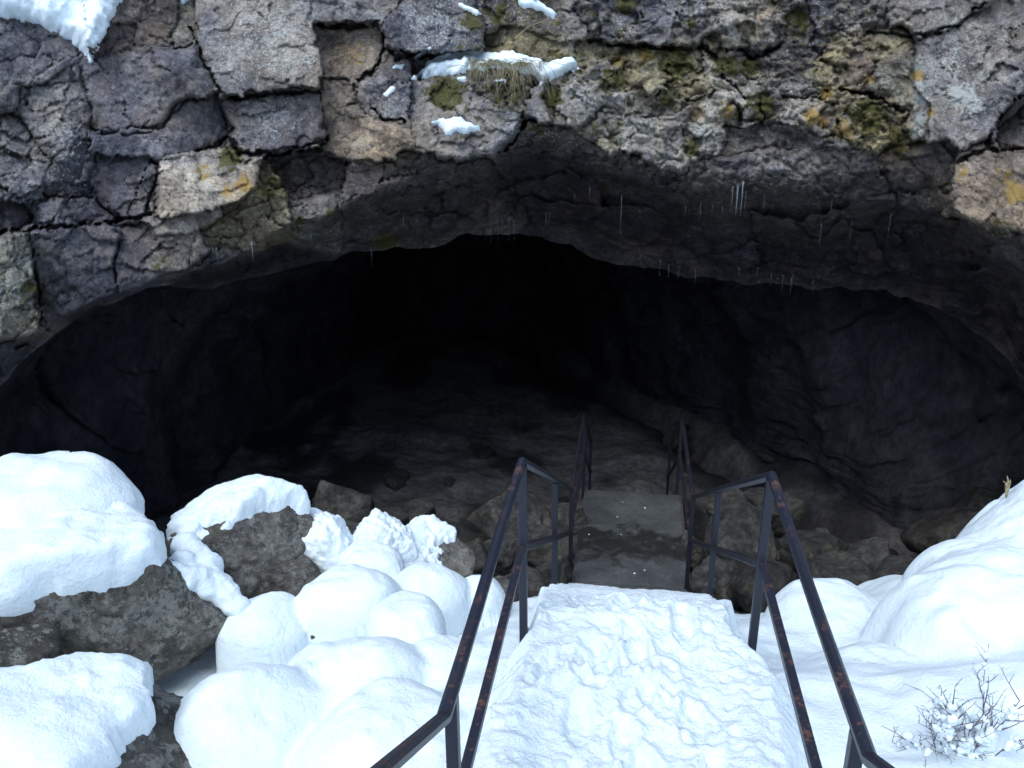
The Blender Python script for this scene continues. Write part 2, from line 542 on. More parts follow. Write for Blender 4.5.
blk('913,42 945,33 1000,-3 1045,-22 1045,80 1000,110 985,140 950,139 927,128 930,105 915,90', 'gr', .30, .45)
blk('893,-22 1005,-22 985,0 950,26 920,33 890,16', 'gr', .22, .5)
blk('905,112 914,92 928,106 925,128 908,129', 'pl', .16, .4)
blk('955,166 985,151 1045,152 1045,245 1000,227 955,211 950,186', 'tn', .35, .3)
blk('895,156 940,145 955,170 950,201 920,211 895,190', 'um', -.02, .8)
blk('1000,117 1045,90 1045,150 1000,150', 'dg', -.12, .6)
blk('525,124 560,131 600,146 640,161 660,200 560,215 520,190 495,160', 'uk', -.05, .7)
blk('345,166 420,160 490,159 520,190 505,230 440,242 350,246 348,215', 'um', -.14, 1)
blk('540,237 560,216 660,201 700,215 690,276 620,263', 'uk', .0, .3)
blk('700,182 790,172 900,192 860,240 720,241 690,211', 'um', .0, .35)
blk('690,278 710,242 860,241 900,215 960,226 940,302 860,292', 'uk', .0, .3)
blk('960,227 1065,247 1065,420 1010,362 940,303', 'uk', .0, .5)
def ell(cx, cy, rx, ry, c, off, frac):
    t = np.linspace(0, 2 * PI, 8)[:-1]
    r = 1 + rng.uniform(-.15, .15, 7)
    B.append((np.stack([cx + rx * r * np.cos(t), cy + ry * r * np.sin(t)], -1), PAL[c], off, frac))
for cx, cy in ((-70, -10), (-65, 90), (-70, 190), (-68, 290), (-70, 380), (-160, 30), (-165, 160), (-160, 300), (-165, 440), (-240, 120), (-240, 320), (-245, 560), (-190, 560),
               (1095, 20), (1100, 130), (1100, 240), (1120, 360), (1200, 80), (1200, 230), (1210, 420), (1270, 320), (1270, 580)):
    ell(cx, cy, 50, 55, ('pg', 'gr', 'dg')[len(B) % 3], rng.uniform(-.05, .2), .5)
for i in range(17):
    ell(-250 + i * 97 + rng.uniform(-12, 12), -75, 52, 45, ('pg', 'gr', 'tn')[i % 3], rng.uniform(-.05, .2), .5)
    ell(-230 + i * 97 + rng.uniform(-12, 12), -150, 52, 40, ('gr', 'pg', 'gn')[i % 3], rng.uniform(-.05, .2), .5)

u = np.linspace(0, 1, NCOL)
pxc = PX0 + (PX1 - PX0) * u
silc = P1(sil_pts, pxc) + 3.0 * fbm(p3(pxc / 22, 0 * pxc), 4, 5)
vv = np.linspace(0, 1, NROW)
PXG = np.tile(pxc, (NROW, 1))
PYG = PYT + vv[:, None] * (silc[None, :] - PYT)
shape = PXG.shape

def sdf_poly(x, y, pts):
    d = np.full(x.shape, 1e9)
    ins = np.zeros(x.shape, bool)
    n = len(pts)
    for i in range(n):
        ax, ay = pts[i]; bx, by = pts[(i + 1) % n]
        ex, ey = bx - ax, by - ay
        t = np.clip(((x - ax) * ex + (y - ay) * ey) / (ex * ex + ey * ey + 1e-9), 0, 1)
        d = np.minimum(d, (x - ax - t * ex) ** 2 + (y - ay - t * ey) ** 2)
        c = ((ay > y) != (by > y)) & (x < (bx - ax) * (y - ay) / (by - ay + 1e-12) + ax)
        ins ^= c
    d = np.sqrt(d)
    return np.where(ins, -d, d)

wx = PXG + 4.5 * fbm(p3(PXG / 34, PYG / 34), 2, 21) + 2.6 * fbm(p3(PXG / 9, PYG / 9), 4, 22)
wy = PYG + 4.5 * fbm(p3(PXG / 34, PYG / 34, 7.7), 2, 31) + 2.6 * fbm(p3(PXG / 9, PYG / 9, 7.7), 4, 32)
d1 = np.full(shape, 1e6); d2 = np.full(shape, 1e6); cid = np.zeros(shape, int); cid2 = np.zeros(shape, int)
for i, (pts, c, off, fr) in enumerate(B):
    m = 70
    x0, y0 = pts.min(0) - m; x1, y1 = pts.max(0) + m
    sel = (wx > x0) & (wx < x1) & (wy > y0) & (wy < y1)
    if not sel.any(): continue
    dd = sdf_poly(wx[sel], wy[sel], pts)
    a1, a2, ac, ab = d1[sel], d2[sel], cid[sel], cid2[sel]
    nw = dd < a1
    ab = np.where(nw, ac, np.where(dd < a2, i, ab))
    a2 = np.where(nw, a1, np.minimum(a2, dd))
    ac = np.where(nw, i, ac)
    a1 = np.where(nw, dd, a1)
    d1[sel], d2[sel], cid[sel], cid2[sel] = a1, a2, ac, ab
edge = np.clip((d2 - d1) * .5, 0, 60)
bcx = np.array([b[0][:, 0].mean() for b in B]); bcy = np.array([b[0][:, 1].mean() for b in B])
bof = np.array([b[2] for b in B]); bfr = np.array([b[3] for b in B])
bcol = np.array([b[1] for b in B])
gx = rng.uniform(-.0028, .0028, len(B)); gy = rng.uniform(-.0035, .0040, len(B))
brow = P1(brow_pts, pxc)[None, :]
under = sstep(0, 1, np.clip((PYG - brow) / np.maximum(silc[None, :] - brow, 6), 0, 1) ** .9)
Yb = P1(yf_pts, pxc)[None, :] + np.clip(brow - PYG, 0, 500) * .0046
Yb = Yb + under * (P1(ys_pts, pxc) - P1(yf_pts, pxc))[None, :]
base_pts = at(PXG, PYG, Yb)
Pn = base_pts
dkill = 1 - .85 * under
relief = bof[cid] * 1.15 + (PXG - bcx[cid]) * gx[cid] * dkill + (PYG - bcy[cid]) * gy[cid] * dkill
# joints between blocks: some hairline, some gaping, most worn on one side
lo_, hi_ = np.minimum(cid, cid2), np.maximum(cid, cid2)
hA = _h(lo_, hi_, 0 * lo_, 5); hB = _h(lo_, hi_, 0 * lo_ + 1, 6)
along = .5 + .5 * fbm(p3(PXG / 30, PYG / 30, 11.), 3, 43)
fr = bfr[cid]
jw = .7 + 1.3 * hA ** 2 * along
jd = (.010 + .10 * hA ** 2.6 * np.clip(along * 1.6, 0, 1.4)) * dkill
rr_ = 1.5 + 7.0 * hB ** 2
ra = (.008 + .07 * hB ** 2) * (1 - .6 * np.clip(fr - .4, 0, .6) / .6) * dkill
relief += ra * (1 - np.exp(-edge / rr_)) - ra - jd * np.exp(-(edge / jw) ** 2)
# the gaping, shadowed joints the photo shows: polyline (px), half width (px), depth (m)
GAPS = [([(225, 98), (255, 96), (290, 91), (318, 90)], 3.2, .42), ([(198, 151), (215, 146), (229, 137), (240, 153)], 3.2, .40), ([(240, 154), (270, 153), (300, 148), (328, 139)], 3.4, .40),
        ([(318, 24), (345, 27), (378, 23)], 3.6, .45), ([(384, 28), (387, 46), (396, 60)], 2.0, .3), ([(400, 56), (440, 57), (478, 52)], 3.6, .42), ([(590, 41), (640, 46), (690, 49), (706, 46)], 3.2, .42),
        ([(706, 50), (716, 58)], 3, .3), ([(738, 52), (755, 58), (778, 48)], 2.4, .32), ([(688, 102), (716, 92)], 2.0, .25), ([(722, 74), (738, 90), (748, 97)], 2.4, .3), ([(386, 48), (372, 71), (358, 81)], 2.2, .30),
        ([(320, 78), (352, 83), (357, 103), (345, 108)], 1.2, .15), ([(838, 88), (865, 93), (890, 103), (902, 113)], 2.4, .34), ([(868, 34), (905, 36), (925, 34)], 2.2, .25), ([(925, 36), (960, 23), (986, 2)], 1.8, .22),
        ([(-10, 234), (60, 226), (110, 221), (150, 215)], 2.6, .34), ([(29, 237), (36, 270), (41, 325)], 1.6, .2), ([(405, 121), (383, 119), (372, 108)], 2.4, .32), ([(92, 130), (130, 136), (150, 132), (187, 103), (221, 94)], 1.4, .10),
        ([(146, 213), (160, 166), (152, 160)], 2.0, .24), ([(150, 160), (128, 212)], 1.2, .10), ([(45, 196), (86, 196), (118, 218)], 1.6, .18), ([(523, 118), (516, 134), (505, 150)], 4.0, .35), ([(838, 122), (842, 142)], 1.6, .15), ([(985, 148), (1000, 118), (1030, 85)], 3.4, .32),
        ([(955, 163), (985, 150), (1024, 152)], 2.8, .32), ([(560, 60), (580, 72), (604, 58)], 1.6, .16), ([(660, 118), (628, 116), (600, 112)], 1.2, .12), ([(735, 100), (744, 120), (760, 122)], 1.8, .2), ([(786, 98), (812, 97), (838, 104)], 1.8, .2), ([(228, 130), (222, 97)], 1.6, .2), ([(192, 30), (205, 66), (224, 96)], 1.8, .2)]
gq_x = PXG + 2.4 * fbm(p3(PXG / 7, PYG / 7, 13.), 3, 143); gq_y = PYG + 2.4 * fbm(p3(PXG / 7, PYG / 7, 15.), 3, 144)
gapcut = np.zeros(shape)
for pl_, hw, dp in GAPS:
    for (ax, ay), (bx_, by_) in zip(pl_[:-1], pl_[1:]):
        ex_, ey_ = bx_ - ax, by_ - ay
        t_ = np.clip(((gq_x - ax) * ex_ + (gq_y - ay) * ey_) / (ex_ * ex_ + ey_ * ey_), 0, 1)
        hw_ = hw * (.42 + .55 * along)
        d_ = np.hypot(gq_x - ax - t_ * ex_, gq_y - ay - t_ * ey_)
        gapcut = np.maximum(gapcut, dp * (1 - sstep(.65, 1.1, d_ / hw_)))
relief -= gapcut * .75
# planar fracture facets, two sizes
fwx = PXG / 34 + .30 * fbm(p3(PXG / 20, PYG / 20, 3.), 4, 41)
fwy = PYG / 22 + .30 * fbm(p3(PXG / 20, PYG / 20, 5.), 4, 51) + PXG * .006
f1, f2, fc, fx, fy = worley(fwx, fwy, 3)
relief += (.10 + fr) * ((fc - .5) * .12 + fx * (fc * 37 % 1 - .5) * .22 + fy * (fc * 91 % 1 - .45) * .26) * (1 - .45 * under) - fr * dkill * .10 * (fc * 17 % 1) * np.exp(-((f2 - f1) / .06) ** 2)
g1, g2, gc, gx2, gy2 = worley(PXG / 11 + .4 * fbm(p3(PXG / 8, PYG / 8, 2.), 3, 61), PYG / 8 + .4 * fbm(p3(PXG / 8, PYG / 8, 9.), 3, 71), 8)
relief += (.05 + .8 * fr) * ((gc - .5) * .05 + gx2 * (gc * 29 % 1 - .5) * .07 + gy2 * (gc * 53 % 1 - .5) * .09)
# knobbly, weathered rubble welded together on the right half of the face
knob = sstep(540, 620, PXG) * (1 - sstep(880, 930, PXG)) * (1 - sstep(.1, .4, under))
k1_, k2_, kc_, _a, _b = worley(PXG / 17 + .5 * fbm(p3(PXG / 14, PYG / 14, 31.), 3, 171), PYG / 12 + .5 * fbm(p3(PXG / 14, PYG / 14, 33.), 3, 172), 61)
m1_, m2_, mc_, _a, _b = worley(PXG / 7 + .4 * fbm(p3(PXG / 6, PYG / 6, 35.), 2, 173), PYG / 5.5 + .4 * fbm(p3(PXG / 6, PYG / 6, 37.), 2, 174), 67)
relief += knob * ((.4 + kc_) * .13 * np.clip(1 - (k1_ / .75) ** 2, 0, 1) - .07 + .045 * np.clip(1 - (m1_ / .75) ** 2, 0, 1))
# slabby strata on the overhang
bed = ridged(p3(PXG / 120 + .15 * fbm(p3(PXG / 60, PYG / 40), 3, 45), (PYG - .10 * np.abs(PXG - 520)) / 26 + .5 * fbm(p3(PXG / 90, PYG / 60, 4.), 3, 46)), 4, 47)
relief += under * .13 * bed
h1, h2_, hc, hx, hy = worley(PXG / 75 + .35 * fbm(p3(PXG / 45, PYG / 45, 21.), 4, 161), PYG / 30 + .35 * fbm(p3(PXG / 45, PYG / 45, 23.), 4, 162), 14)
relief += sstep(.05, .3, under) * sstep(0, .12, 1 - under) * ((hc - .5) * .42 + hx * (hc * 37 % 1 - .5) * .5 + hy * (hc * 91 % 1 - .5) * .55)
relief += under * .03 * ridged(Pn * 4.0, 4, 163)
relief += .10 * fbm(Pn * 1.1, 4, 81) + .014 * ridged(Pn * 2.7, 3, 91) + (.001 + .007 * fr) * ridged(Pn * 8.0, 3, 95) + .010 * fbm(Pn * 26, 3, 101)
relief *= sstep(0, .04, 1 - vv)[:, None] * .75 + .25
TRAY = ray(PXG, PYG)
CL = at(PXG, PYG, Yb - relief)
cliff_faces = grid_faces(NROW, NCOL)

def spots(lst):
    m = np.zeros(shape)
    for x, y, r, s in lst:
        m = np.maximum(m, s * np.exp(-((PXG - x) ** 2 + (PYG - y) ** 2) / (r * r)))
    return m
moss = spots([(230, 158, 14, 1), (505, 92, 26, .6), (445, 92, 20, 1), (552, 98, 13, 1), (612, 82, 14, 1), (676, 62, 22, .9), (665, 100, 20, .6), (760, 107, 20, .8),
              (725, 66, 16, .8), (750, 66, 14, .8), (692, 148, 12, .9), (868, 118, 26, .75), (272, 190, 20, .6), (472, 20, 18, .7), (498, 14, 18, .6), (626, 4, 12, 1), (300, 222, 18, .5),
              (640, 128, 16, .3), (560, 60, 12, .7), (335, 222, 26, .5), (385, 242, 12, .9), (160, 262, 14, .5), (30, 290, 16, .6), (740, 110, 12, .6), (800, 20, 20, .6), (690, 25, 12, .7), (900, 140, 24, .6),
              (320, 150, 8, .5), (540, 130, 12, .5), (1000, 225, 16, .5)])
lich = spots([(205, 190, 42, .7), (280, 115, 40, .55), (265, 40, 60, .75), (430, 25, 45, .7), (965, 60, 60, .7), (962, 96, 16, 1.6), (975, 104, 12, 1.4), (922, 118, 9, 1.7), (920, 100, 8, 1.5), (917, 82, 7, 1.5), (915, 66, 7, 1.4), (917, 132, 8, 1.6), (850, 128, 22, .8), (612, 96, 18, .9),
              (50, 150, 60, .6), (60, 110, 40, .5), (392, 105, 18, .6), (575, 95, 22, .6), (650, 130, 34, .6), (700, 20, 40, .6), (745, 85, 30, .6), (5, 290, 30, .8), (310, 60, 14, .9), (185, 25, 12, .6),
              (350, 140, 30, .5), (705, 125, 30, .7), (780, 155, 60, .35), (840, 200, 30, .3), (375, 205, 30, .3)]) 
orange = spots([(244, 184, 9, 1), (228, 192, 8, .6), (205, 172, 12, .5), (812, 117, 9, 1), (822, 121, 8, .8), (826, 93, 7, 1), (646, 55, 8, .9), (730, 112, 12, .6), (845, 130, 14, .6), (918, 76, 6, 1), (931, 113, 5, .9),
                (1016, 192, 12, .9), (963, 172, 9, .6), (1004, 176, 12, .45), (350, 55, 22, .35), (700, 112, 14, .4), (620, 62, 10, .5), (870, 80, 7, .6), (150, 60, 20, .1)])
zone = sstep(400, 470, PXG) * (1 - sstep(880, 940, PXG)) * (1 - sstep(130, 170, PYG))
moss = np.maximum(moss, .30 * zone)
lich = np.maximum(lich, .45 * zone)
mixw = (.5 + .5 * sstep(0, 7, edge + 2.5 * fbm(p3(PXG / 9, PYG / 9, 51.), 3, 181)))[..., None]
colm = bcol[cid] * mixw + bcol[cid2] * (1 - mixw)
avg = bcol[cid].copy()
for k_ in (18, 18):                                      # regional tone shared by neighbouring blocks
    for ax_ in (0, 1):
        cs_ = np.cumsum(np.concatenate([np.repeat(np.take(avg, [0], ax_), k_ + 1, ax_), avg, np.repeat(np.take(avg, [-1], ax_), k_, ax_)], ax_), ax_)
        n_ = avg.shape[ax_]
        avg = (np.take(cs_, np.arange(n_) + 2 * k_, ax_) - np.take(cs_, np.arange(n_), ax_)) / (2 * k_)
colm = np.where(under[..., None] > .3, colm, .68 * colm + .36 * avg)
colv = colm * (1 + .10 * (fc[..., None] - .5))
cliff = empty('rock_cliff', (0, 9, 6))
tag(cliff, 'fractured basalt cliff face of mossy lichened blocks arching over the cave mouth', 'cliff', kind='structure')
CV = CL.reshape(-1, 3); CC = colv.reshape(-1, 3)
CM = np.stack([moss, lich, orange], -1).reshape(-1, 3)
fcid = cid.ravel()[cliff_faces[:, 0]]
cl_loc = np.array([0, 9, 6.0])
offscreen = (bcx < -25) | (bcx > 1045) | (bcy < -25)
def add_cells(name, sel):
    used, f = submesh(CV, cliff_faces, sel)
    if not len(f): return
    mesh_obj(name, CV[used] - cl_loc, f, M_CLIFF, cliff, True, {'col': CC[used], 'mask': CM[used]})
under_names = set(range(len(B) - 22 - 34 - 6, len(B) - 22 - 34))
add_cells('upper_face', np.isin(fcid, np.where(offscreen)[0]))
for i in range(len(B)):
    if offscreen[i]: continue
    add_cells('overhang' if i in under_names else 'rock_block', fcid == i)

# snow-covered plateau above the cliff, running back over the cave
top = CL[0]
rows = [top + np.array([0, 0, -.05])]
for k, dy in enumerate((.4, 1.2, 3, 7, 15, 30, 60)):
    r = top.copy(); r[:, 1] += dy
    r[:, 2] = top[:, 2] * max(0, 1 - dy / 5) + 9.6 * min(1, dy / 5) + .12 * fbm(p3(r[:, 0], r[:, 1]), 3, 7) + .1
    rows.append(r)
pl = np.stack(rows)
tag(mesh_obj('plateau', pl.reshape(-1, 3), grid_faces(len(rows), NCOL), M_SNOW), kind='structure')

# ================================================================== THE CAVE TUBE
def tube_ring(Y, th):
    c = np.interp(Y, [6, 10, 14, 19, 26, 34], [.4, .35, -.05, -.75, -2.0, -3.6])
    w = np.interp(Y, [6, 10, 13, 17, 20, 26, 34], [6.2, 5.9, 5.3, 4.3, 3.4, 2.6, 2.0])
    zc = np.interp(Y, [6, 10, 14, 20, 26, 34], [4.9, 4.75, 4.4, 3.6, 2.8, 2.0])
    cs, sn = np.cos(th), np.sin(th)
    x = c + w * np.sign(cs) * np.abs(cs) ** .75
    z = -3.0 + (zc + 3.0) * np.abs(sn) ** .62
    return x, z
sil = CL[-1]
th = PI * (1 - (pxc - PX0) / (PX1 - PX0))
# distribute angle by where the lip actually lies
lx = np.interp(pxc, [PX0, 0, 200, 512, 860, 1024, PX1], [PI, PI * .90, PI * .74, PI * .5, PI * .24, PI * .10, 0])
NT_ = 190
adv = np.concatenate([np.linspace(0, 2.5, 40)[1:], np.linspace(2.5, 24, NT_ - 39)[1:]])
TR = [sil]
for a in adv:
    Y = sil[:, 1] + a * np.clip((34 - sil[:, 1]) / 24, 0, 2)
    x, z = tube_ring(Y, lx)
    w = sstep(0, 2.6, np.full(NCOL, a))
    s0 = sil
    TR.append(np.stack([s0[:, 0] * (1 - w) + x * w, Y, s0[:, 2] * (1 - w) + z * w + 1.6 * w * (1 - w) * np.abs(np.sin(lx))], -1))
    TR[-1][:, 0] += 2.6 * w * (1 - w) * np.cos(lx)
TR.append(TR[-1] * 0 + TR[-1].mean(0))
TR = np.stack(TR)
dn = np.gradient(TR, axis=1); de = np.gradient(TR, axis=0)
nn = np.cross(dn, de); nn /= np.linalg.norm(nn, axis=-1, keepdims=True) + 1e-9
q = TR * np.array([1, 1, .35])
arc = np.tile(np.linspace(0, 26, NCOL), (len(TR), 1)); dep = TR[..., 1]
t1, t2, tc, tx_, ty_ = worley(arc / 1.5 + .35 * fbm(TR * .7, 3, 205), dep / 2.2 + .35 * fbm(TR * .7 + 9, 3, 206), 41)
v1, v2, vc, vx_, vy_ = worley(arc / .42 + .35 * fbm(TR * 2, 3, 207), dep / .6 + .35 * fbm(TR * 2 + 9, 3, 208), 43)
disp = .30 * fbm(q * .5, 3, 201) + .05 * ridged(TR * np.array([1, 1, .2]) * 1.3, 3, 211) + .03 * fbm(TR * 4, 3, 221)
disp += (tc - .5) * .12 + tx_ * (tc * 37 % 1 - .5) * .25 + ty_ * (tc * 91 % 1 - .5) * .20 + (vc - .5) * .06 + vx_ * (vc * 37 % 1 - .5) * .10 + vy_ * (vc * 53 % 1 - .5) * .10
disp *= sstep(0, 1.0, np.concatenate([[0], adv, [99]]))[:, None]
disp *= (1 - sstep(19, 22, np.concatenate([[0], adv, [99]])))[:, None]
TR = TR + nn * disp[..., None]
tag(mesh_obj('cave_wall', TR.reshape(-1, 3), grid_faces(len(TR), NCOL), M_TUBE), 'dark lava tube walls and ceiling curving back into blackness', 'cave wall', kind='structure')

ex2, ez2 = np.meshgrid(np.linspace(-14, 9, 140), np.linspace(-4, 7, 70))
ey2 = 25.5 + .7 * fbm(p3(ex2 * .5, ez2 * .5), 4, 231) + .25 * ridged(p3(ex2, ez2), 3, 232)
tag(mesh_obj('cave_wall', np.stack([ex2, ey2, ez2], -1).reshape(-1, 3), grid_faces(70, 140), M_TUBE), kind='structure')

# ================================================================== GROUND
def rock_ground(x, y):
    lx_, ly_ = w2l(x, y)
    prof = np.interp(ly_, [-12, -6.2, 0, 2.1, 4.1, 6, 8, 10, 12, 16, 30], [8.9, 8.0, 3.9, 2.75, 2.65, 1.9, .95, .35, .0, -.1, -.6])
    r = sstep(.9, 4.5, lx_) * 1.15 + np.clip(lx_ - 4.2, 0, 9) * .62
    l = sstep(3.2, 6.5, -lx_) * .55 + np.clip(-lx_ - 6.0, 0, 9) * .7
    prof = prof + (.14 * sstep(.5, .8, lx_) * (1 - sstep(1.4, 2.2, lx_)) * (1 - sstep(4.0, 5.0, y)) - .20 * sstep(.8, 1.5, -lx_)) * (1 - sstep(5.5, 7, y)) * sstep(1, 2, y)
    fade = 1 - sstep(7.0, 9.2, y)
    dip = -.42 * np.exp(-(((x + 2.9) / 1.5) ** 2 + ((y - 4.3) / .75) ** 2))
    prof = prof + dip
    bump_ = .10 * fbm(p3(x, y) * .9, 4, 301)
    return np.minimum(prof + (r + l) * fade, 9.1) + bump_
def snow_ground(x, y):
    lx_, ly_ = w2l(x, y)
    edge_ = 7.15 + .55 * sstep(0, 4, -lx_) * -1 + .5 * sstep(2, 4, lx_) + .35 * fbm(p3(x, y) * 1.1, 4, 311)
    th_ = -.35 + .66 * sstep(0, .9, edge_ - y)
    inside = 1 - sstep(.5, .72, np.abs(lx_))
    g = rock_ground(x, y) + th_ + .03 * fbm(p3(x, y) * 2.2, 3, 321)
    low = walk_z(ly_) - .30
    return np.where(inside > 0, g * (1 - inside) + np.minimum(g, low) * inside, g)

# rock ground
gxs = np.concatenate([np.linspace(-30, -8, 24)[:-1], np.linspace(-8, 8, 240), np.linspace(8, 30, 24)[1:]])
gys = np.concatenate([np.linspace(-24, 4, 30)[:-1], np.linspace(4, 16, 220), np.linspace(16, 60, 80)[1:]])
GX, GY = np.meshgrid(gxs, gys)
GZ = rock_ground(GX, GY)
k1, k2, kc, kx, ky = worley(GX / .55 + .3 * fbm(p3(GX, GY) * 2, 3, 332), GY / .55 + .3 * fbm(p3(GX, GY, 3.) * 2, 3, 333), 51)
GZ += sstep(6, 8, GY) * (.02 * fbm(p3(GX, GY) * 1.3, 3, 331) + .012 * fbm(p3(GX, GY) * 6, 4, 341) + .08 * (1 - sstep(10, 12, GY)) * (kc > .6) * np.clip(1 - (k1 / .55) ** 2, 0, 1) ** .7)
wallx = np.interp(GY, [6, 10, 14, 19, 26, 34], [6.6, 6.25, 5.1, 2.9, .4, -3])
GZ -= sstep(8.5, 10.5, GY) * .75 * np.exp(-((GX - wallx + 1.0 + .25 * fbm(p3(GX, GY) * .8, 3, 345)) / .42) ** 2)
darkened = sstep(8, 9.5, GY) * np.exp(-((GX - wallx + 1.1 + .5 * fbm(p3(GX, GY) * .9, 4, 346)) / .55) ** 2)  # floor colour darkens in a ragged band beside the right wall
darkened = np.maximum(darkened, sstep(8, 10, GY) * sstep(.12, .5, fbm(p3(GX * .8, GY * .45, 5.), 5, 347)) * .9)  # plus irregular darker patches across the floor
tag(mesh_obj('cave_floor', np.stack([GX, GY, GZ], -1).reshape(-1, 3), ground_faces(*GX.shape), M_FLOOR, attrs={'darkened': np.stack([darkened.ravel()] * 3, -1)}), kind='structure')

# snow blanket with pillows over buried stones
mounds = []
def mound(px, py, Y, rx, ry, label, pw=2.4, group=None):
    c = at(px, py, Y)
    s = depth_of(c) / FPX
    mounds.append((c, rx * s, rx * s * .95, ry * s, pw, label))
mound(352, 616, 5.15, 52, 52, 'big round snow pillow at the middle of the left bank, behind the blocky one')
mound(406, 645, 4.7, 46, 46, 'small blocky snow lump in front of the round pillow, left of the handrail', 4.2)
mound(270, 642, 4.95, 47, 40, 'upright snow lump between the dark boulder and the round pillow', 3.0)
mound(345, 712, 4.1, 80, 68, 'wide smooth snow dome in the middle foreground')
mound(250, 770, 3.75, 92, 118, 'tall snow hump beside the snow-capped foreground boulder', 1.5)
mound(370, 570, 5.75, 36, 30, 'lumpy snow pile under the patchy dark rock', 2.4)
mound(425, 606, 5.45, 46, 36, 'snow shoulder sloping down behind the handrail', 2.4)
mound(478, 612, 5.6, 30, 32, 'small round snow hump just left of the handrail post', 2.4)
mound(446, 690, 4.3, 62, 46, 'low snow swell crossed by the left handrail', 2.2)
mound(385, 770, 3.5, 95, 68, 'near snow swell at the bottom edge beside the left rail', 2.2)
mound(828, 634, 5.45, 64, 46, 'rounded snow lump at the foot of the right bank', 2.1)
mound(1100, 622, 5.3, 150, 132, 'steep bright snow bank at the right edge', 2.5)
mound(1035, 700, 4.6, 165, 150, 'lower bulge of the right snow bank behind the bare shrub', 2.3)
mound(965, 608, 5.3, 64, 70, 'narrow snow ridge on the near edge of the right bank', 2.4)
mound(870, 700, 4.2, 70, 38, 'low snow swell right of the right handrail', 2.2)
fx_ = np.concatenate([np.linspace(-34, -5.2, 40)[:-1], np.linspace(-5.2, 5.6, 520), np.linspace(5.6, 34, 40)[1:]])
fy_ = np.concatenate([np.linspace(-30, 2.2, 40)[:-1], np.linspace(2.2, 8.2, 300), np.linspace(8.2, 9.5, 6)[1:]])
SX, SY = np.meshgrid(fx_, fy_)
base = snow_ground(SX, SY)
lxs, lys = w2l(SX, SY)
lay = [base]
nse = .05 * fbm(p3(SX, SY) * 1.7, 4, 351)
nse2 = .13 * fbm(p3(SX, SY, 4.) * 1.25, 3, 361)
for c, a, b, h, pw, lb in mounds:
    r = np.sqrt(((SX - c[0]) / a + nse2) ** 2 + ((SY - c[1]) / b + nse2 * .7) ** 2)
    z = c[2] + h * np.maximum(1 - r ** pw, 0) ** (1 / 2.0) - np.maximum(r - .97, 0) * 6.0
    z = z + nse * .9 + .022 * fbm(p3(SX, SY, 12.) * 3.2, 3, 383) + .012 * fbm(p3(SX, SY, 9.) * 6, 3, 381)
    keep = sstep(.60, .74, np.abs(lxs) + (lys < 1) * 0)
    z = np.where(keep < 1, np.minimum(z, walk_z(lys) - .25) * (1 - keep) + z * keep, z)
    lay.append(z)
lay = np.stack(lay)
kk = .04
mx = lay.max(0)
sm = mx + kk * np.log(np.exp((lay - mx) / kk).sum(0))
# crisp little slumps on the right bank
rb = sstep(2.2, 3.2, lxs) * sstep(4.9, 5.8, SY)
sm = sm + rb * .10 * ridged(p3(SX, SY) * 2.3, 4, 371)
own = lay.argmax(0)
sf = ground_faces(*SX.shape)
own_v = own.ravel()
SV = np.stack([SX, SY, sm], -1).reshape(-1, 3)
fo = own_v[sf].max(1)
bz = np.where(own_v == 0, SV[:, 2], np.minimum(base.ravel(), SV[:, 2]) - .12)
BV = SV.copy(); BV[:, 2] = bz
# normals shared across the pieces so creases stay soft
def grid_normals(P):
    dx = np.gradient(P, axis=1); dy = np.gradient(P, axis=0)
    n = np.cross(dx, dy)
    return n / (np.linalg.norm(n, axis=-1, keepdims=True) + 1e-12)
SN = grid_normals(SV.reshape(*SX.shape, 3)).reshape(-1, 3)
go = mesh_obj('snow_ground', BV, sf, M_SNOW)
go.data.normals_split_custom_set_from_vertices(SN.tolist())
tag(go, kind='structure')
for i, (c, a, b, h, pw, lb) in enumerate(mounds):
    used, f = submesh(SV, sf, fo == i + 1)
    if len(f) < 4: continue
    o = mesh_obj('snow_mound', SV[used], f, M_SNOW, loc=(c[0], c[1], c[2] - h))
    o.data.normals_split_custom_set_from_vertices(SN[used].tolist())
    tag(o, lb, 'snow mound', 'snow pillows on the banks beside the stairs')

# trodden snow on the walk
py_ = np.linspace(-.2, 8.0, 640); px_ = np.linspace(-.86, .86, 150)
TX, TY = np.meshgrid(px_, py_)
step_y = 4.12 + (np.floor((TY - 4.12) / .33) + .5) * .33
fr_ = (TY - 4.12) / .33 - np.floor((TY - 4.12) / .33)
stair = walk_z(4.12 + (np.floor((TY - 4.12) / .33) + sstep(.55, .98, fr_)) * .33)
tz = np.where(TY > 4.12, .35 * walk_z(TY) + .65 * stair, walk_z(TY))
halfw = .60 + .08 * fbm(p3(0 * TX, TY * 3.2, np.sign(TX) * 3), 4, 401) - .04 * sstep(3.5, 4.1, TY) + .04 * sstep(4.6, 6, TY)
thick = .15 - .06 * sstep(4.0, 5.5, TY)
q1, q2, qc, _a, _b = worley(TX / .11 + .5 * fbm(p3(TX * 5, TY * 5), 3, 433), TY / .11 + .5 * fbm(p3(TX * 5, TY * 5, 4.), 3, 434), 31)
clod = .026 * np.maximum(qc - .35, 0) * np.clip(1 - (q1 / .62) ** 2, 0, 1) ** .6
q1, q2, qc, _a, _b = worley(TX / .27 + .6 * fbm(p3(TX * 3, TY * 3), 3, 435), TY / .30 + .6 * fbm(p3(TX * 3, TY * 3, 4.), 3, 436), 37)
clod += .022 * np.maximum(qc - .45, 0) * np.clip(1 - (q1 / .62) ** 2, 0, 1) ** .6
clod *= sstep(-.35, .45, fbm(p3(TX, TY, 8.) * 1.9, 3, 437))
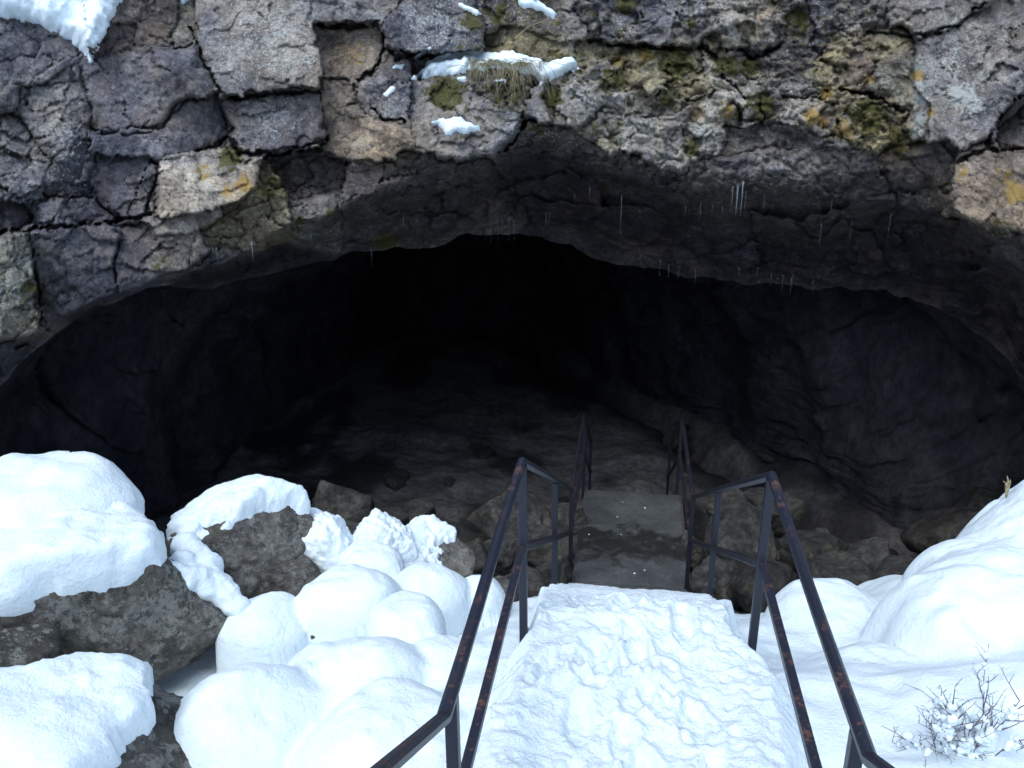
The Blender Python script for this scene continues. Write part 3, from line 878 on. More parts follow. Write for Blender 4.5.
lump = .034 * fbm(p3(TX, TY) * 2.6, 3, 411) + .014 * fbm(p3(TX, TY, 2.) * 16.0, 4, 421) + .006 * fbm(p3(TX, TY, 5.) * 30.0, 2, 423) + clod * (1 - .45 * sstep(4.2, 5, TY))
for k in range(36):                                     # boot prints
    fx0, fy0, an = rng.normal(0, .24), rng.uniform(2.2, 4.4), rng.normal(0, .25)
    ux = (TX - fx0) * math.cos(an) + (TY - fy0) * math.sin(an); uy = -(TX - fx0) * math.sin(an) + (TY - fy0) * math.cos(an)
    r = np.sqrt((ux / .065) ** 2 + (uy / .15) ** 2)
    lump += -rng.uniform(.012, .042) * (1 - sstep(.8, 1.15, r)) + .014 * np.exp(-((r - 1.25) / .22) ** 2)
lump *= .8 - .45 * sstep(4.1, 5.2, TY)
tz = tz + thick + lump - np.maximum(np.abs(TX) - halfw, 0) * (1.2 + 2.0 * sstep(3.6, 4.2, TY)) - .05 * sstep(.40, .64, np.abs(TX)) * 0
tz = tz + .04 * np.exp(-((np.abs(TX) - .50) / .10) ** 2) * (1 - sstep(3.0, 3.8, TY))
endn = .10 * fbm(p3(TX * 4, TY * 2), 4, 431)
tz = tz - .10 * sstep(5.5, 7.0, TY) - .5 * sstep(7.1, 7.8, TY + endn * 2)
ex_, ey_ = l2w(TX, TY)
tag(mesh_obj('snow_path', np.stack([ex_, ey_, tz], -1).reshape(-1, 3), ground_faces(*TX.shape), M_TROD), 'trodden lumpy snow covering the stairs between the two handrails', 'snow', kind='structure')

# ================================================================== STAIRS
wroot = empty('concrete_stairs', (*l2w(0, 0), 0), WYAW)
tag(wroot, 'worn concrete stairs and wet grey landing descending into the cave mouth', 'stairs')
def slab(name, xs, y0, y1, z0, z1, bev=.012):
    m = MB(); m.box(((xs[0] + xs[1]) / 2, (y0 + y1) / 2, (z0 + z1) / 2), (xs[1] - xs[0], y1 - y0, z1 - z0))
    return m.build(name, M_CONC, wroot, bevel=bev)
m = MB()
for k in range(24):
    z = 3.2 + .19 * (k + 1); y = 2.05 - .33 * (k + 1)
    m.box((0, y + .16, z - .6), (1.24, .325, 1.2))
m.build('step_flight', M_CONC, wroot, bevel=.008)
slab('landing_slab', (-.62, .62), 2.05, 4.12, 2.7, 3.2)
m = MB()
for k in range(12):
    z = walk_z(4.12 + .33 * (k + 1)); y = 4.12 + .33 * k
    m.box((0, y + .165, z - .35), (1.24, .326, .7))
m.build('step_flight', M_CONC, wroot, bevel=.008)
# lower landing: a subdivided slab with chipped, uneven surface
NX_, NY_ = 80, 150
lx2 = np.linspace(-.60, .68, NX_); ly2 = np.linspace(8.085, 10.43, NY_)
LX, LY = np.meshgrid(lx2, ly2)
ed = np.minimum(.64 - np.abs(LX - .04), np.minimum(LY - 8.08, 10.435 - LY))
LZ = 1.14 + .006 * fbm(p3(LX, LY) * 6, 4, 441) - .03 * np.exp(-(ed / .018) ** 2) - .02 * np.exp(-(((LX + .24) / .10 + .3 * fbm(p3(LX, LY) * 9, 3, 451)) ** 2 + ((LY - 8.42) / .10 + .3 * fbm(p3(LX, LY, 3.) * 9, 3, 452)) ** 2))
v = np.stack([LX, LY, LZ], -1)
vb = v.copy(); vb[..., 2] = .85
V = np.concatenate([v.reshape(-1, 3), vb.reshape(-1, 3)])
f = [tuple(t) for t in grid_faces(NY_, NX_)[:, ::-1]]
n0 = NX_ * NY_
def side(idx):
    return [(idx[i], idx[i + 1], idx[i + 1] + n0, idx[i] + n0) for i in range(len(idx) - 1)]
I = np.arange(n0).reshape(NY_, NX_)
f += side(list(I[0])) + side(list(I[-1])[::-1]) + side(list(I[:, -1])) + side(list(I[:, 0])[::-1])
mesh_obj('landing_slab', V, [tuple(int(t) for t in q_) for q_ in f], M_CONC, wroot)
slab('landing_support', (-.54, .54), 8.3, 10.2, -.5, .848)
m = MB()
for k in range(10):
    z = 1.13 - .17 * (k + 1); y = 10.436 + .33 * k
    m.box((0, y + .165, z - .3), (1.24, .326, .6))
m.build('step_flight', M_CONC, wroot, bevel=.008)
# puddle-like missing patch and thin snow bits on the lower landing
def flakes(name, items, label, group):
    for (lx0, ly0, z, r) in items:
        n = 12
        th_ = np.linspace(0, 2 * PI, n, endpoint=False)
        rr = r * (1 + rng.uniform(-.4, .4, n))
        ring = np.stack([lx0 + rr * np.cos(th_), ly0 + rr * 1.2 * np.sin(th_), np.full(n, z - .004)], -1)
        ring2 = np.stack([lx0 + rr * .6 * np.cos(th_), ly0 + rr * .72 * np.sin(th_), np.full(n, z + r * .28)], -1)
        vv_ = [tuple(t) for t in ring] + [tuple(t) for t in ring2]
        ff_ = [(i, (i + 1) % n, n + (i + 1) % n, n + i) for i in range(n)] + [tuple(range(n, 2 * n))]
        w = [(*l2w(a_, b_), c_) for a_, b_, c_ in vv_]
        o = mesh_obj(name, w, ff_, M_SNOW, loc=w[0])
        tag(o, label, 'snow', group)
flakes('snow_crumb', [(rng.uniform(-.5, .5), rng.uniform(8.15, 10.2), 1.145, rng.uniform(.005, .012)) for _ in range(7)], 'tiny white snow crumb lying on the bare concrete landing', 'snow crumbs scattered on the bare landing')

# ================================================================== HANDRAILS
prof = [(.2, 5.303), (2.09, 4.225), (4.02, 4.255), (8.07, 2.22), (10.43, 2.18), (13.2, .62)]
def rail_z(y): return float(np.interp(y, [p[0] for p in prof], [p[1] for p in prof]))
posts = [(.35, 0), (2.22, 0), (4.02, 0), (6.05, 0), (8.07, 0), (10.43, 0), (12.6, 0)]
def handrail(sx, label):
    root = empty('handrail', (*l2w(sx * .625, 4.02), 3.0), WYAW)
    tag(root, label, 'handrail', 'handrails along the stairs')
    def L(y, z, dx=0.0): return (dx, y - 4.02, z - 3.0)
    m = MB()
    pts = [L(y, z) for y, z in prof]
    dense = []
    for a, b in zip(pts[:-1], pts[1:]):
        for t in np.linspace(0, 1, 9)[:-1]:
            p = np.array(a) * (1 - t) + np.array(b) * t
            dense.append(p)
    dense.append(np.array(pts[-1]))
    for p in dense:
        p[0] += .004 * math.sin(p[1] * 2.1 + sx)
    m.tube(dense, [.0240] * len(dense), 8, PI / 8)
    m.build('top_rail', M_METAL, root, smooth=False)
    m = MB()
    drop = .50
    ys = [.2, 2.09, 4.02, 8.07, 10.43, 13.0]
    m.tube([L(y, rail_z(y) - drop) for y in ys], [.0275] * len(ys), 4)
    m.build('mid_rail', M_METAL, root, bevel=.004)
    for y, _ in posts:
        m = MB()
        zb = float(walk_z(y)) - .12
        zt = rail_z(y) - .02
        cx = -sx * .0
        m.tube([L(y, zb, -sx * .01), L(y, zt)], [.030, .030], 4)
        m.build('post', M_METAL, root, bevel=.004)
handrail(-1, 'dark rusty metal handrail on the left side of the stairs')
handrail(1, 'dark metal handrail on the right side of the stairs with orange rust streaks')

# ================================================================== BOULDERS
ico_cache = {}
def ico(sub):
    if sub not in ico_cache:
        bm = bmesh.new(); bmesh.ops.create_icosphere(bm, subdivisions=sub, radius=1)
        ico_cache[sub] = (np.array([v.co[:] for v in bm.verts]), np.array([[v.index for v in fc_.verts] for fc_ in bm.faces]))
        bm.free()
    return ico_cache[sub]
def rock_shape(n, seed, planes=14, sharp=16.0, noise=.06, detail=True):
    r_ = np.random.default_rng(seed)
    m = r_.normal(size=(planes, 3)); m /= np.linalg.norm(m, axis=1, keepdims=True)
    dk = r_.uniform(.62, .95, planes)
    m = np.concatenate([m, [[0, 0, 1], [0, 0, -1]]]); dk = np.concatenate([dk, [.85, .8]])
    dt = n @ m.T
    inv = np.maximum(dt / dk, 1e-3)
    r = (inv ** sharp).sum(1) ** (-1 / sharp)
    r = np.minimum(r, 1.12)
    r = r * (1 + noise * fbm(n * 2.0 + seed, 4, seed))
    if detail: r = r * (1 + .016 * ridged(n * 6.0 + seed, 4, seed + 5) + .012 * fbm(n * 20.0, 3, seed + 9))
    return r
def rotm(rx, ry, rz):
    cx, sx, cy, sy, cz, sz = math.cos(rx), math.sin(rx), math.cos(ry), math.sin(ry), math.cos(rz), math.sin(rz)
    return np.array([[cz, -sz, 0], [sz, cz, 0], [0, 0, 1]]) @ np.array([[cy, 0, sy], [0, 1, 0], [-sy, 0, cy]]) @ np.array([[1, 0, 0], [0, cx, -sx], [0, sx, cx]])
def boulder(c, radii, seed, rot=(0, 0, 0), sub=5, mat=M_BOULDER, name='boulder', label=None, group=None, cap=None, planes=14, sharp=16):
    """cap = (lo, hi, thickness, label, tilt): snow lying on the upward part of this stone"""
    n, f = ico(sub)
    R = rotm(*rot)
    r = rock_shape(n, seed, planes, sharp)
    v = (n * r[:, None] * np.array(radii)) @ R.T + np.array(c)
    o = mesh_obj(name, v, f, mat, loc=c)
    if label: tag(o, label, 'boulder' if max(radii) > .3 else 'rock', group)
    if cap:
        lo, hi, tk, lb, tilt, cn, *rg = cap
        rg = rg[0] if rg else 0.0
        r2 = rock_shape(n, seed, planes, 5.0, .03, False)
        r2 = np.maximum(r2, r * .97)
        sv = (n * r2[:, None] * np.array(radii)) @ R.T
        bm = bmesh.new()
        w = sv / np.array(radii).max()
        up = n @ R.T
        # height measure on the stone, tilted, with a ragged edge
        t = np.array(tilt); t = t / np.linalg.norm(t)
        hgt = (sv @ t) / np.array(radii).max() + .11 * fbm(n * 3.0 + 3.1, 3, seed + 20) + .018 * fbm(n * 11.0, 2, seed + 30) + rg * .20 * fbm(n * 4.5, 3, seed + 33)
        msk = sstep(lo, hi, hgt) ** .7
        rim = sstep(lo - .06, lo + .01, hgt)
        bm.free()
        dirn = up * .45 + np.array([0, 0, .75])
        off = dirn * (tk * (1 + .22 * fbm(n * 2.6 + 8, 3, seed + 40)) * msk)[:, None] 
        inner = (.93 + .07 * rim)[:, None]
        off = off * (1 + rg * .30 * np.clip(fbm(n * 4.5 + 2, 2, seed + 44), -.6, .8))[:, None]
        cv = sv * inner + off + np.array(c)
        cf = f[(rim[f] > 0).any(1)]
        used, ff = np.unique(cf.ravel(), return_inverse=True)
        co = mesh_obj('snow_heap', cv[used], ff.reshape(-1, 3), M_SNOW, loc=tuple(np.array(c) + [0, 0, radii[2]]))
        tag(co, lb, cn)
    return o
def bpx(px, py, Y, rx, ry, depthf=.9, **k):
    c = at(px, py, Y); s = depth_of(c) / FPX
    return boulder(tuple(c), (rx * s, rx * s * depthf, ry * s), **k)

bpx(95, 612, 5.0, 142, 106, .8, seed=12, rot=(0, .06, .2), sub=6, label='largest dark lichened boulder at left under a thick snow cap', planes=18, sharp=30,
    cap=(.27, .36, .12, 'thick rounded snow cap over the largest left boulder', (-.15, .18, 1), 'snow'))
bpx(40, 545, 5.35, 88, 66, .9, seed=5, sub=5, label='snow-buried boulder at the left edge behind the large dark one', cap=(-.5, -.3, .15, 'smooth snow hood at the left edge of the photo', (0, 0, 1), 'snow'))
bpx(244, 562, 5.75, 68, 70, .9, seed=33, rot=(.2, -.25, .5), sub=6, sharp=40, planes=9, label='mossy angular boulder behind the large one, with snow on its top edge',
    cap=(.52, .62, .10, 'tilted snow slab along the top of the mossy angular boulder', (-.30, .55, 1), 'snow'))
bpx(322, 552, 6.0, 38, 42, .9, seed=52, sub=6, label='dark stone with a rough white snow knob, right of the mossy boulder',
    cap=(-.25, -.1, .07, 'rough white knob of snow on the dark stone beyond the mossy boulder', (.0, -.35, 1), 'snow', 1))
bpx(285, 590, 5.6, 34, 34, .9, seed=58, sub=5, label='dark brown stone in the gap below the mossy boulder')
bpx(108, 776, 3.4, 142, 90, .85, seed=64, rot=(0, .30, .1), sub=6, label='foreground boulder at the lower left, bare on its right flank', planes=10,
    cap=(.12, .2, .11, 'smooth snow sheet over the lower left foreground boulder', (-.98, -.05, 1), 'snow'))
bpx(12, 665, 4.2, 50, 40, .9, seed=71, sub=5, label='dark stone at the left edge in shade under the large boulder')
bpx(425, 568, 6.25, 46, 40, .9, seed=77, rot=(.3, 0, .3), sub=6, label='dark snow-flecked rock above the lumpy snow pile',
    cap=(.28, .42, .06, 'torn white snow patch on the dark flecked rock', (-.45, -.15, 1), 'snow', 1))
bpx(376, 552, 6.1, 36, 30, .9, seed=79, sub=6, label='stone under rough snow left of the flecked rock',
    cap=(-.5, -.35, .07, 'rough nodular snow crust left of the dark flecked rock', (0, 0, 1), 'snow', 1))
bpx(492, 600, 6.4, 26, 20, .9, seed=84, sub=4, label='small dark rock sticking out of the snow by the left post')
bpx(895, 615, 6.4, 20, 26, .9, seed=86, sub=4, label='mossy stone wedged under the edge of the right bank')

CLOUD = {}
for sc_ in (.09, .03):
    CLOUD[sc_] = bpy.data.textures.new('crumbly_snow', 'CLOUDS'); CLOUD[sc_].noise_scale = sc_; CLOUD[sc_].noise_depth = 3
def snow_lumps(name, items, label, cat='snow', group=None, vox=.016, seed=0, squash=.8, soft=5):
    n, f = ico(3)
    vs, fs = [], []
    k = 0
    for j, (px, py, Y, r) in enumerate(items):
        c = at(px, py, Y); s_ = depth_of(c) / FPX * r
        rr = 1 + .22 * fbm(n * 1.6 + j * 5.1 + seed, 3, seed + j)
        vs.append(n * rr[:, None] * s_ * np.array([1, .9, squash]) + c)
        fs.append(f + k); k += len(n)
    vs = np.concatenate(vs); fs = np.concatenate(fs)
    c = vs.mean(0)
    o = mesh_obj(name, vs, fs, M_SNOW, loc=tuple(c))
    md = o.modifiers.new('remesh', 'REMESH'); md.mode = 'VOXEL'; md.voxel_size = vox; md.use_smooth_shade = True
    md = o.modifiers.new('soften', 'SMOOTH'); md.iterations = soft; md.factor = .5
    for sc_, st_ in ((.09, .035), (.03, .012)):
        md = o.modifiers.new('crumble', 'DISPLACE'); md.texture = CLOUD[sc_]; md.strength = st_ * vox / .016; md.mid_level = .5
    return tag(o, label, cat, group)
snow_lumps('snow_spill', [(186, 544, 5.3, 16), (196, 556, 5.22, 17), (206, 568, 5.15, 18), (214, 582, 5.05, 18), (224, 594, 5.0, 16), (236, 606, 4.95, 15), (204, 590, 4.95, 13), (190, 580, 4.93, 15), (174, 574, 4.9, 14), (158, 566, 4.88, 13), (146, 560, 4.86, 12), (182, 562, 5.1, 15), (198, 576, 5.0, 15), (190, 530, 5.5, 12), (204, 540, 5.5, 14)],
           'lumpy tongue of snow spilling between the two left boulders', seed=3, soft=14)
for px, py, Y, r, lb in ((318, 633, 4.93, 11, 'dark sliver of stone between two snow pillows at left centre'), (374, 652, 4.70, 11, 'dark stone tip under the blocky snow lump'), (884, 628, 5.15, 16, 'dark stone in the cleft between the right snow lump and the bank'),
                         (455, 668, 4.6, 9, 'small dark stone tip in the hollow beside the left rail')):
    bpx(px, py, Y, r, r, .9, seed=int(px), sub=4, label=lb)
# rubble in the cave mouth
rub = [(345, 505, 9.2, 40, 28, 'broad tan boulder at the cave mouth behind the mossy left boulder'),
       (385, 520, 8.6, 26, 20, 'small tan stone right of the broad tan boulder'),
       (412, 512, 9.6, 26, 20, 'dim rounded stone among the left rubble'), (440, 535, 8.8, 34, 24, 'flat greenish rubble stone left of the stairs'),
       (470, 560, 8.0, 30, 22, 'grey rubble stone behind the left handrail'), (515, 512, 9.4, 42, 24, 'long pale slab of rubble beyond the left post'),
       (500, 545, 8.4, 24, 20, 'square rubble stone at the left post'), (545, 540, 8.6, 28, 18, 'pale flat rubble stone beside the landing'),
       (552, 572, 7.9, 22, 22, 'upright rubble stone at the foot of the left flight'), (455, 590, 7.1, 30, 20, 'low rubble stone at the snow edge left of the rail'),
       (520, 585, 7.5, 26, 20, 'rubble stone between post and landing'), (400, 575, 7.2, 30, 22, 'dark rubble stone behind the flecked rock'), (350, 540, 7.4, 40, 22, 'dark rubble slab behind the snow knob'),
       (565, 512, 9.4, 20, 16, 'small rubble stone near the landing corner'),
       (730, 505, 9.4, 28, 24, 'tall pale rubble stone right of the landing'), (775, 505, 9.2, 30, 22, 'round pale rubble stone behind the right post'),
       (740, 540, 8.5, 42, 30, 'large cream boulder right of the landing'), (715, 575, 7.9, 28, 26, 'brown rubble stone beside the lower right flight'),
       (765, 580, 7.6, 40, 30, 'dark mossy rubble boulder behind the right post'), (815, 545, 8.4, 34, 26, 'grey rubble stone below the right wall'),
       (822, 532, 8.9, 14, 12, 'small cube of pale stone on the right rubble'), (850, 575, 7.7, 36, 26, 'flat rubble boulder behind the right snow lump'),
       (905, 575, 7.4, 34, 28, 'angular tan boulder against the right snow bank'), (870, 552, 8.3, 26, 18, 'low rubble stone beyond the right snow bank'),
       (795, 600, 7.1, 30, 22, 'mossy rubble stone at the right snow edge'), (955, 524, 9.8, 44, 26, 'dim boulder at the foot of the right cave wall'),
       (690, 545, 8.9, 16, 20, 'stone wedged against the landing edge'), (990, 506, 10.2, 40, 24, 'dim boulder behind the top of the right bank')]
for i, (px, py, Y, rx, ry, lb) in enumerate(rub):
    bpx(px, py + 8, Y, rx * 1.05, ry * 1.15, .9, seed=300 + i * 7, rot=(rng.uniform(-.4, .4), rng.uniform(-.4, .4), rng.uniform(0, 3)), sub=5, mat=M_RUBBLE, name='rubble_stone',
        label=lb, group='rubble stones in the cave mouth', sharp=34)
# smaller nameless stones filling the gaps
cnt = 0
proto = []
for i in range(6):
    n, f = ico(3)
    r = rock_shape(n, 700 + i, 12, 14, .06, False)
    proto.append((n * r[:, None], f))
pm = [None] * 6
while cnt < 150:
    x, y = rng.uniform(-4.6, 5.2), (rng.uniform(6.7, 10.6) if rng.random() < .88 else rng.uniform(10.6, 17))
    lx_, ly_ = w2l(x, y)
    if abs(lx_) < .72: continue
    z = float(rock_ground(np.array([x]), np.array([y]))[0])
    s = rng.uniform(.06, .22)
    k = cnt % 6
    if pm[k] is None:
        o = mesh_obj('loose_stone', proto[k][0], proto[k][1], M_RUBBLE); pm[k] = o
    else:
        o = pm[k].copy(); COL.objects.link(o)
    o.location = (x, y, z + s * .2); o.scale = (s, s * rng.uniform(.7, 1), s * rng.uniform(.5, .8)); o.rotation_euler = (rng.uniform(-.4, .4), rng.uniform(-.4, .4), rng.uniform(0, 6))
    tag(o, 'small loose stone lying among the rubble on the cave floor', 'stone', 'loose stones on the cave floor')
    cnt += 1

# ================================================================== SNOW ON THE CLIFF
def cliff_patch(name, poly, tk, label, grp=None, rag=3.0, edgew=5.0, pull=.0):
    pts = np.array(poly, float)
    x0, y0 = pts.min(0) - 14; x1, y1 = pts.max(0) + 14
    sel = (PXG > x0) & (PXG < x1) & (PYG > y0) & (PYG < y1)
    if name is None: return
    r0, r1 = np.where(sel.any(1))[0][[0, -1]]; c0, c1 = np.where(sel.any(0))[0][[0, -1]]
    sl = (slice(r0, r1 + 1), slice(c0, c1 + 1))
    d = -sdf_poly(PXG[sl], PYG[sl], pts) + rag * fbm(p3(PXG[sl] / 7, PYG[sl] / 7), 3, 501)
    m = np.sqrt(sstep(0, edgew, d))
    D = (Yb - relief)[sl]
    Bd = D.copy()
    for _ in range(60):
        Pd = np.pad(Bd, 1, mode='edge')
        Bd = (Pd[:-2, 1:-1] + Pd[2:, 1:-1] + Pd[1:-1, :-2] + Pd[1:-1, 2:] + 2 * Bd) / 6
    Bd = np.minimum(Bd, D + .05 * 0 + .02)
    base_ = at(PXG[sl], PYG[sl], D * (1 - m) + Bd * m)
    # even out the rock beneath a thick lie of snow
    tr = TRAY[sl] / np.linalg.norm(TRAY[sl], axis=-1, keepdims=True)
    loc_ = base_ - tr * (m * tk * (1 + .25 * fbm(p3(PXG[sl] / 12, PYG[sl] / 12), 3, 511)) - .04 * (m <= 0))[..., None]
    loc_[..., 2] += m * tk * .5
    nr, nc = m.shape
    ff = grid_faces(nr, nc)
    ff = ff[(m.ravel()[ff] > 0).any(1)]
    used, f2_ = np.unique(ff.ravel(), return_inverse=True)
    V_ = loc_.reshape(-1, 3)[used]
    c = V_.mean(0)
    o = mesh_obj(name, V_, f2_.reshape(-1, 4), M_SNOW, loc=tuple(c))
    tag(o, label, 'snow', grp)
G_ = 'snow patches on the cliff'
cliff_patch('snow_patch', [(-60, -60), (134, -60), (123, 2), (116, 14), (105, 34), (91, 66), (80, 50), (60, 36), (40, 26), (15, 20), (-60, 18)], .16, 'large wedge of snow on the cliff top at upper left', G_, 1.6, 13)
cliff_patch('snow_patch', [(413, 79), (422, 68), (435, 58), (470, 51), (520, 54), (546, 64), (572, 59), (578, 68), (550, 84), (540, 86), (533, 76), (510, 71), (470, 72), (440, 78), (425, 79)], .11, 'long snow strip on the grassy ledge', G_, 2.2, 5)
cliff_patch('snow_patch', [(431, 122), (440, 120), (455, 118), (478, 127), (481, 132), (465, 136), (447, 136), (440, 128)], .07, 'oval snow patch on the rock below the ledge', G_, 2.2, 4)
cliff_patch('snow_patch', [(388, 70), (395, 64), (405, 65), (404, 70)], .05, 'snow dab above the small dark rounded block', G_, 1.2, 3)
cliff_patch('snow_patch', [(381, 96), (390, 86), (396, 86), (395, 91), (386, 98)], .04, 'snow dab on the face of the small dark rounded block', G_, 1.2, 3)
cliff_patch('snow_patch', [(410, 60), (422, 52), (432, 47), (431, 51), (418, 60)], .05, 'thin snow streak under the round grey boulder', G_, 1.2, 3)
cliff_patch('snow_patch', [(453, 0), (462, 4), (475, 9), (482, 15), (476, 17), (464, 10)], .05, 'snow streak on the shoulder of the round grey boulder', G_, 1.5, 3)
cliff_patch('snow_patch', [(517, -4), (538, 0), (550, 8), (559, 15), (552, 19), (540, 13), (528, 8), (519, 8)], .06, 'ragged snow patch at the top centre edge of the cliff', G_, 1.8, 3)
cliff_patch('snow_patch', [(176, -8), (196, -8), (193, 2), (182, 3)], .06, 'snow dab at the top edge between two left blocks', G_, 1.5, 3)
cliff_patch('snow_patch', [(457, 78), (466, 76), (468, 82), (459, 83)], .04, 'snow dab on the moss under the ledge', G_, 1.2, 3)
cliff_patch('snow_patch', [(494, 79), (506, 80), (506, 85), (495, 84)], .04, 'snow dab caught in the hanging grass', G_, 1.2, 3)

def surf(px, py):
    c = int(round((px - PX0) / (PX1 - PX0) * (NCOL - 1)))
    r = int(np.argmin(np.abs(PYG[:, c] - py)))
    return CL[r, c].copy()

# hanging dry grass
m = MB()
r_ = random.Random(4)
gl = tuple(surf(500, 68))
for k in range(130):
    bx = r_.choice([r_.uniform(468, 490), r_.uniform(505, 540), r_.uniform(470, 540)])
    p = surf(bx, 66 + r_.uniform(-2, 3)) + np.array([0, -.10, .02])
    ln = r_.uniform(.08, .36) * (1 if r_.random() < .85 else 1.5)
    dx = r_.gauss(0, .42); out = r_.uniform(.04, .20)
    pts = []
    for t in np.linspace(0, 1, 6):
        pts.append(p + np.array([dx * t * ln * 2.2, -out * math.sin(t * 2.0), .05 * math.sin(t * 3.1) - ln * t * t]) - np.array(gl))
    m.tube(pts, [.0034, .003, .0026, .0022, .0016, .0008], 3)
o = m.build('grass_tuft', M_GRASS, loc=None)
o.location = gl
tag(o, 'tuft of dry straw grass hanging from the snowy ledge', 'grass')
m = MB()
p = surf(515, 40) + np.array([0, -.12, 0])
q_ = [at(515, 38, p[1]), at(528, 27, p[1] - .1), at(545, 20, p[1] - .12), at(556, 24, p[1] - .1)]
m.tube([np.array(t) - q_[0] for t in q_], [.005, .0045, .004, .003], 4)
o = m.build('grass_stalk', M_GRASS); o.location = tuple(q_[0])
tag(o, 'single dry grass stalk arching above the ledge', 'grass')

# dead root hanging on the right of the cliff
m = MB()
ya = surf(1004, 118)[1] - .18
q_ = [at(1040, 78, ya + .05), at(1022, 98, ya), at(1010, 114, ya - .03), at(998, 130, ya), at(986, 146, ya + .06), at(978, 156, ya + .2)]
m.tube([np.array(t) - q_[0] for t in q_], [.055, .05, .045, .04, .028, .012], 8)
o = m.build('dead_root', M_ROOT, smooth=True); o.location = tuple(q_[0])
tag(o, 'grey dead root slanting down the cliff at right', 'root')
# dry blade on top of the right bank
pz = at(1008, 488, 5.6)
m = MB()
for dx, dz in ((0, .10), (.03, .07), (-.02, .06)):
    m.tube([(0, 0, -.08), (dx * .5 - .01, 0, dz * .6), (dx - .03, -.01, dz)], [.006, .008, .002], 4)
o = m.build('dry_leaf', M_GRASS); o.location = tuple(pz)
tag(o, 'dry curled leaf poking from the top of the right snow bank', 'leaf')

# ================================================================== ICICLES
ic = [(622, 196, 38, .012), (737, 188, 26, .020), (742, 186, 30, .012), (731, 190, 16, .010), (820, 222, 26, .011), (888, 215, 24, .010), (404, 214, 22, .010),
      (485, 226, 14, .007), (490, 224, 22, .008), (497, 222, 24, .008), (503, 222, 16, .007), (509, 220, 22, .008), (514, 222, 22, .008), (478, 230, 8, .006), (546, 214, 16, .008), (550, 214, 12, .007),
      (660, 262, 14, .008), (668, 268, 12, .007), (678, 270, 12, .007), (695, 272, 12, .008), (738, 270, 10, .008), (757, 270, 10, .008), (770, 276, 10, .008), (782, 278, 14, .010), (790, 280, 16, .009), (811, 282, 14, .008), (791, 276, 12, .007),
      (254, 246, 14, .012), (215, 252, 12, .010), (218, 252, 10, .010), (372, 250, 16, .008), (312, 232, 16, .009), (700, 204, 18, .008), (712, 206, 14, .007), (722, 208, 12, .007), (764, 196, 16, .008), (830, 200, 14, .008),
      (850, 220, 18, .008), (640, 205, 14, .008), (590, 190, 12, .008), (575, 196, 10, .007), (685, 205, 12, .007), (745, 192, 20, .007)]
for px, py, ln, w in ic:
    p = surf(px, py)
    p[1] -= .05
    L_ = ln * depth_of(p) / FPX * 1.05
    m = MB()
    pts = [(0, 0, .05), (0, 0, 0), (.002, 0, -L_ * .3), (-.001, 0, -L_ * .65), (0, 0, -L_)]
    m.tube(pts, [w * 1.1, w * .6, w * .36, w * .2, w * .05], 7)
    o = m.build('icicle', M_ICE, smooth=True); o.location = tuple(p)
    tag(o, 'thin clear icicle hanging from the dark cave roof', 'icicle', 'icicles under the cave roof')

# ================================================================== SHRUB
sb = at(958, 764, 3.25)
root = empty('bare_shrub', tuple(sb))
tag(root, 'bare dark-twigged shrub poking through snow at the lower right corner', 'shrub')
sr = random.Random(23)
tips = []
def twig(m, p, d, ln, r, lvl):
    pts = [np.array(p)]
    d = np.array(d, float)
    n = max(3, int(ln / .035))
    for i in range(n):
        d = d + np.array([sr.gauss(0, .10), sr.gauss(0, .10), sr.gauss(0, .07)])
        d /= np.linalg.norm(d)
        pts.append(pts[-1] + d * ln / n)
    m.tube(pts, [r * (1 - .65 * i / n) for i in range(n + 1)], 5 if lvl == 0 else 4)
    tips.append((pts, lvl))
    for i in range(1, n + 1):
        if lvl < 2 and sr.random() < (.70 if lvl == 0 else .58):
            a = np.array([sr.gauss(0, 1), sr.gauss(0, .7), sr.gauss(.25, .5)])
            nd = d * .75 + a / np.linalg.norm(a) * .75
            twig(m, pts[i], nd / np.linalg.norm(nd), ln * sr.uniform(.22, .48), r * .6, lvl + 1)
        elif sr.random() < .8:                       # short spur
            a = np.array([sr.gauss(0, 1), sr.gauss(0, 1), sr.gauss(0, .8)]); a /= np.linalg.norm(a)
            m.tube([pts[i], pts[i] + a * .012 + d * .006], [r * .55, r * .35], 4)
starts = [(-.34, .0, .55, .50), (-.05, .05, .75, .46), (-.22, -.02, .6, .40), (.05, 0, .8, .38), (.25, .05, .7, .40), (.42, 0, .65, .42), (.12, -.1, .6, .3), (-.12, -.1, .5, .32), (.3, -.15, .5, .32), (-.45, -.05, .42, .30)]
for dx, dy, dz, ln in starts:
    m = MB()
    d = np.array([dx, dy, dz]); d /= np.linalg.norm(d)
    twig(m, (dx * .12, dy * .1, -.06), d, ln * 1.12, .0052, 0)
    m.build('branch', M_TWIG, root)
def to_px(p):
    v = np.asarray(p) - np.array([0, 0, CAMZ]); d = v[1] * CP - v[2] * SP
    return 512 + FPX * v[0] / d, 384 - FPX * (v[1] * SP + v[2] * CP) / d, d
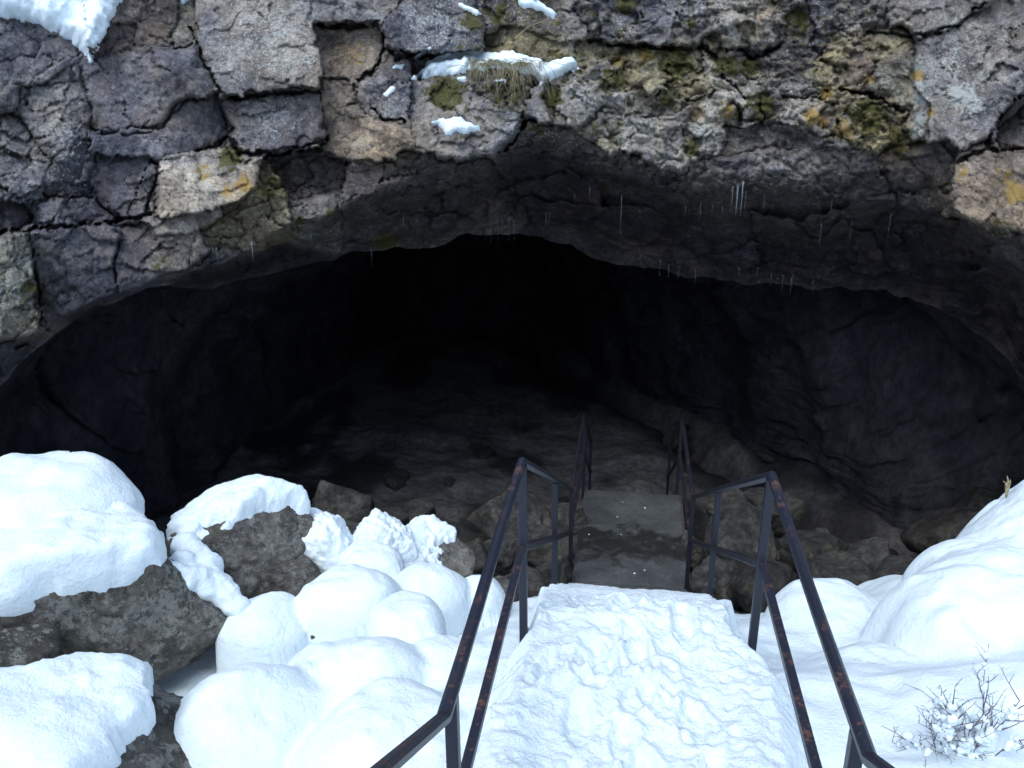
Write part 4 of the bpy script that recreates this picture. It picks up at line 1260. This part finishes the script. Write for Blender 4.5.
for k, items in enumerate(([(940, 704, 9), (950, 708, 11), (958, 700, 11), (966, 708, 13), (958, 718, 13), (972, 718, 14), (966, 728, 13), (980, 726, 11), (948, 722, 10)],
                           [(944, 738, 10), (954, 744, 12), (962, 738, 12), (972, 746, 13), (984, 742, 12), (990, 752, 12), (966, 756, 13), (950, 758, 11), (1000, 750, 9)])):
    snow_lumps('snow_clump', [(a_ + rng.uniform(-2, 2), b_, 3.28 + rng.uniform(-.06, .04), r_ * (.78, 1)[k]) for a_, b_, r_ in items],
               ('soft clump of snow in the crown of the bare shrub', 'broad clump of snow around the foot of the bare shrub')[k], 'snow', 'snow lying along the twigs of the shrub', vox=.006, seed=5 + k, soft=8)
for pts, lvl in tips:
    if lvl == 2 or len(pts) < 5: continue
    items = []
    i0 = 1 if lvl == 0 else 0
    for a_, b_ in zip(pts[i0:-1], pts[i0 + 1:]):
        for t in (.0, .5):
            if sr.random() < (.62 if lvl == 0 else .8):
                r_m = sr.uniform(.008, .022) * (1.3 if lvl == 0 else .85)
                p = np.array(sb) + a_ * (1 - t) + b_ * t + np.array([sr.gauss(0, .006), sr.gauss(0, .006), r_m * .6])
                x_, y_, d_ = to_px(p)
                items.append((x_, y_, p[1], r_m * FPX / d_))
    runs, cur = [], []
    for it in items:
        if cur and math.hypot(it[0] - cur[-1][0], it[1] - cur[-1][1]) > .6 * (it[3] + cur[-1][3]):
            runs.append(cur); cur = []
        cur.append(it)
    runs.append(cur)
    for items in [r__ for r__ in runs if len(r__) > 1]:
        snow_lumps('snow_clump', items, 'snow lying along a twig of the bare shrub', 'snow', 'snow lying along the twigs of the shrub', vox=.0045, seed=len(items), soft=6)

# ================================================================== LIGHT
w = bpy.data.worlds.new('World'); S.world = w
w.use_nodes = True
t = w.node_tree
bg = t.nodes['Background']
sky = t.nodes.new('ShaderNodeTexSky')
sky.sky_type = 'NISHITA'
sky.sun_disc = False
SUN_EL, SUN_AZ = math.radians(57), math.radians(212)     # behind the camera, a little to the left
sky.sun_elevation = SUN_EL
sky.sun_rotation = SUN_AZ
sky.air_density = 1.0; sky.dust_density = 2.0; sky.ozone_density = 1.0
t.links.new(sky.outputs[0], bg.inputs[0])
bg.inputs[1].default_value = 0.14
sun = bpy.data.lights.new('sun', 'SUN')
sun.energy = 1.0
sun.angle = math.radians(60)
sun.color = (.72, .91, 1.0)
so = bpy.data.objects.new('sun', sun); COL.objects.link(so)
dv = np.array([math.sin(SUN_AZ) * math.cos(SUN_EL), math.cos(SUN_AZ) * math.cos(SUN_EL), math.sin(SUN_EL)])
from mathutils import Vector
so.rotation_euler = Vector(dv).to_track_quat('Z', 'Y').to_euler()
so.location = (-4, -8, 14)

S.view_settings.view_transform = 'Standard'
S.view_settings.look = 'None'
S.view_settings.exposure = 0.89
S.view_settings.gamma = 1.0
S.view_settings.use_curve_mapping = False
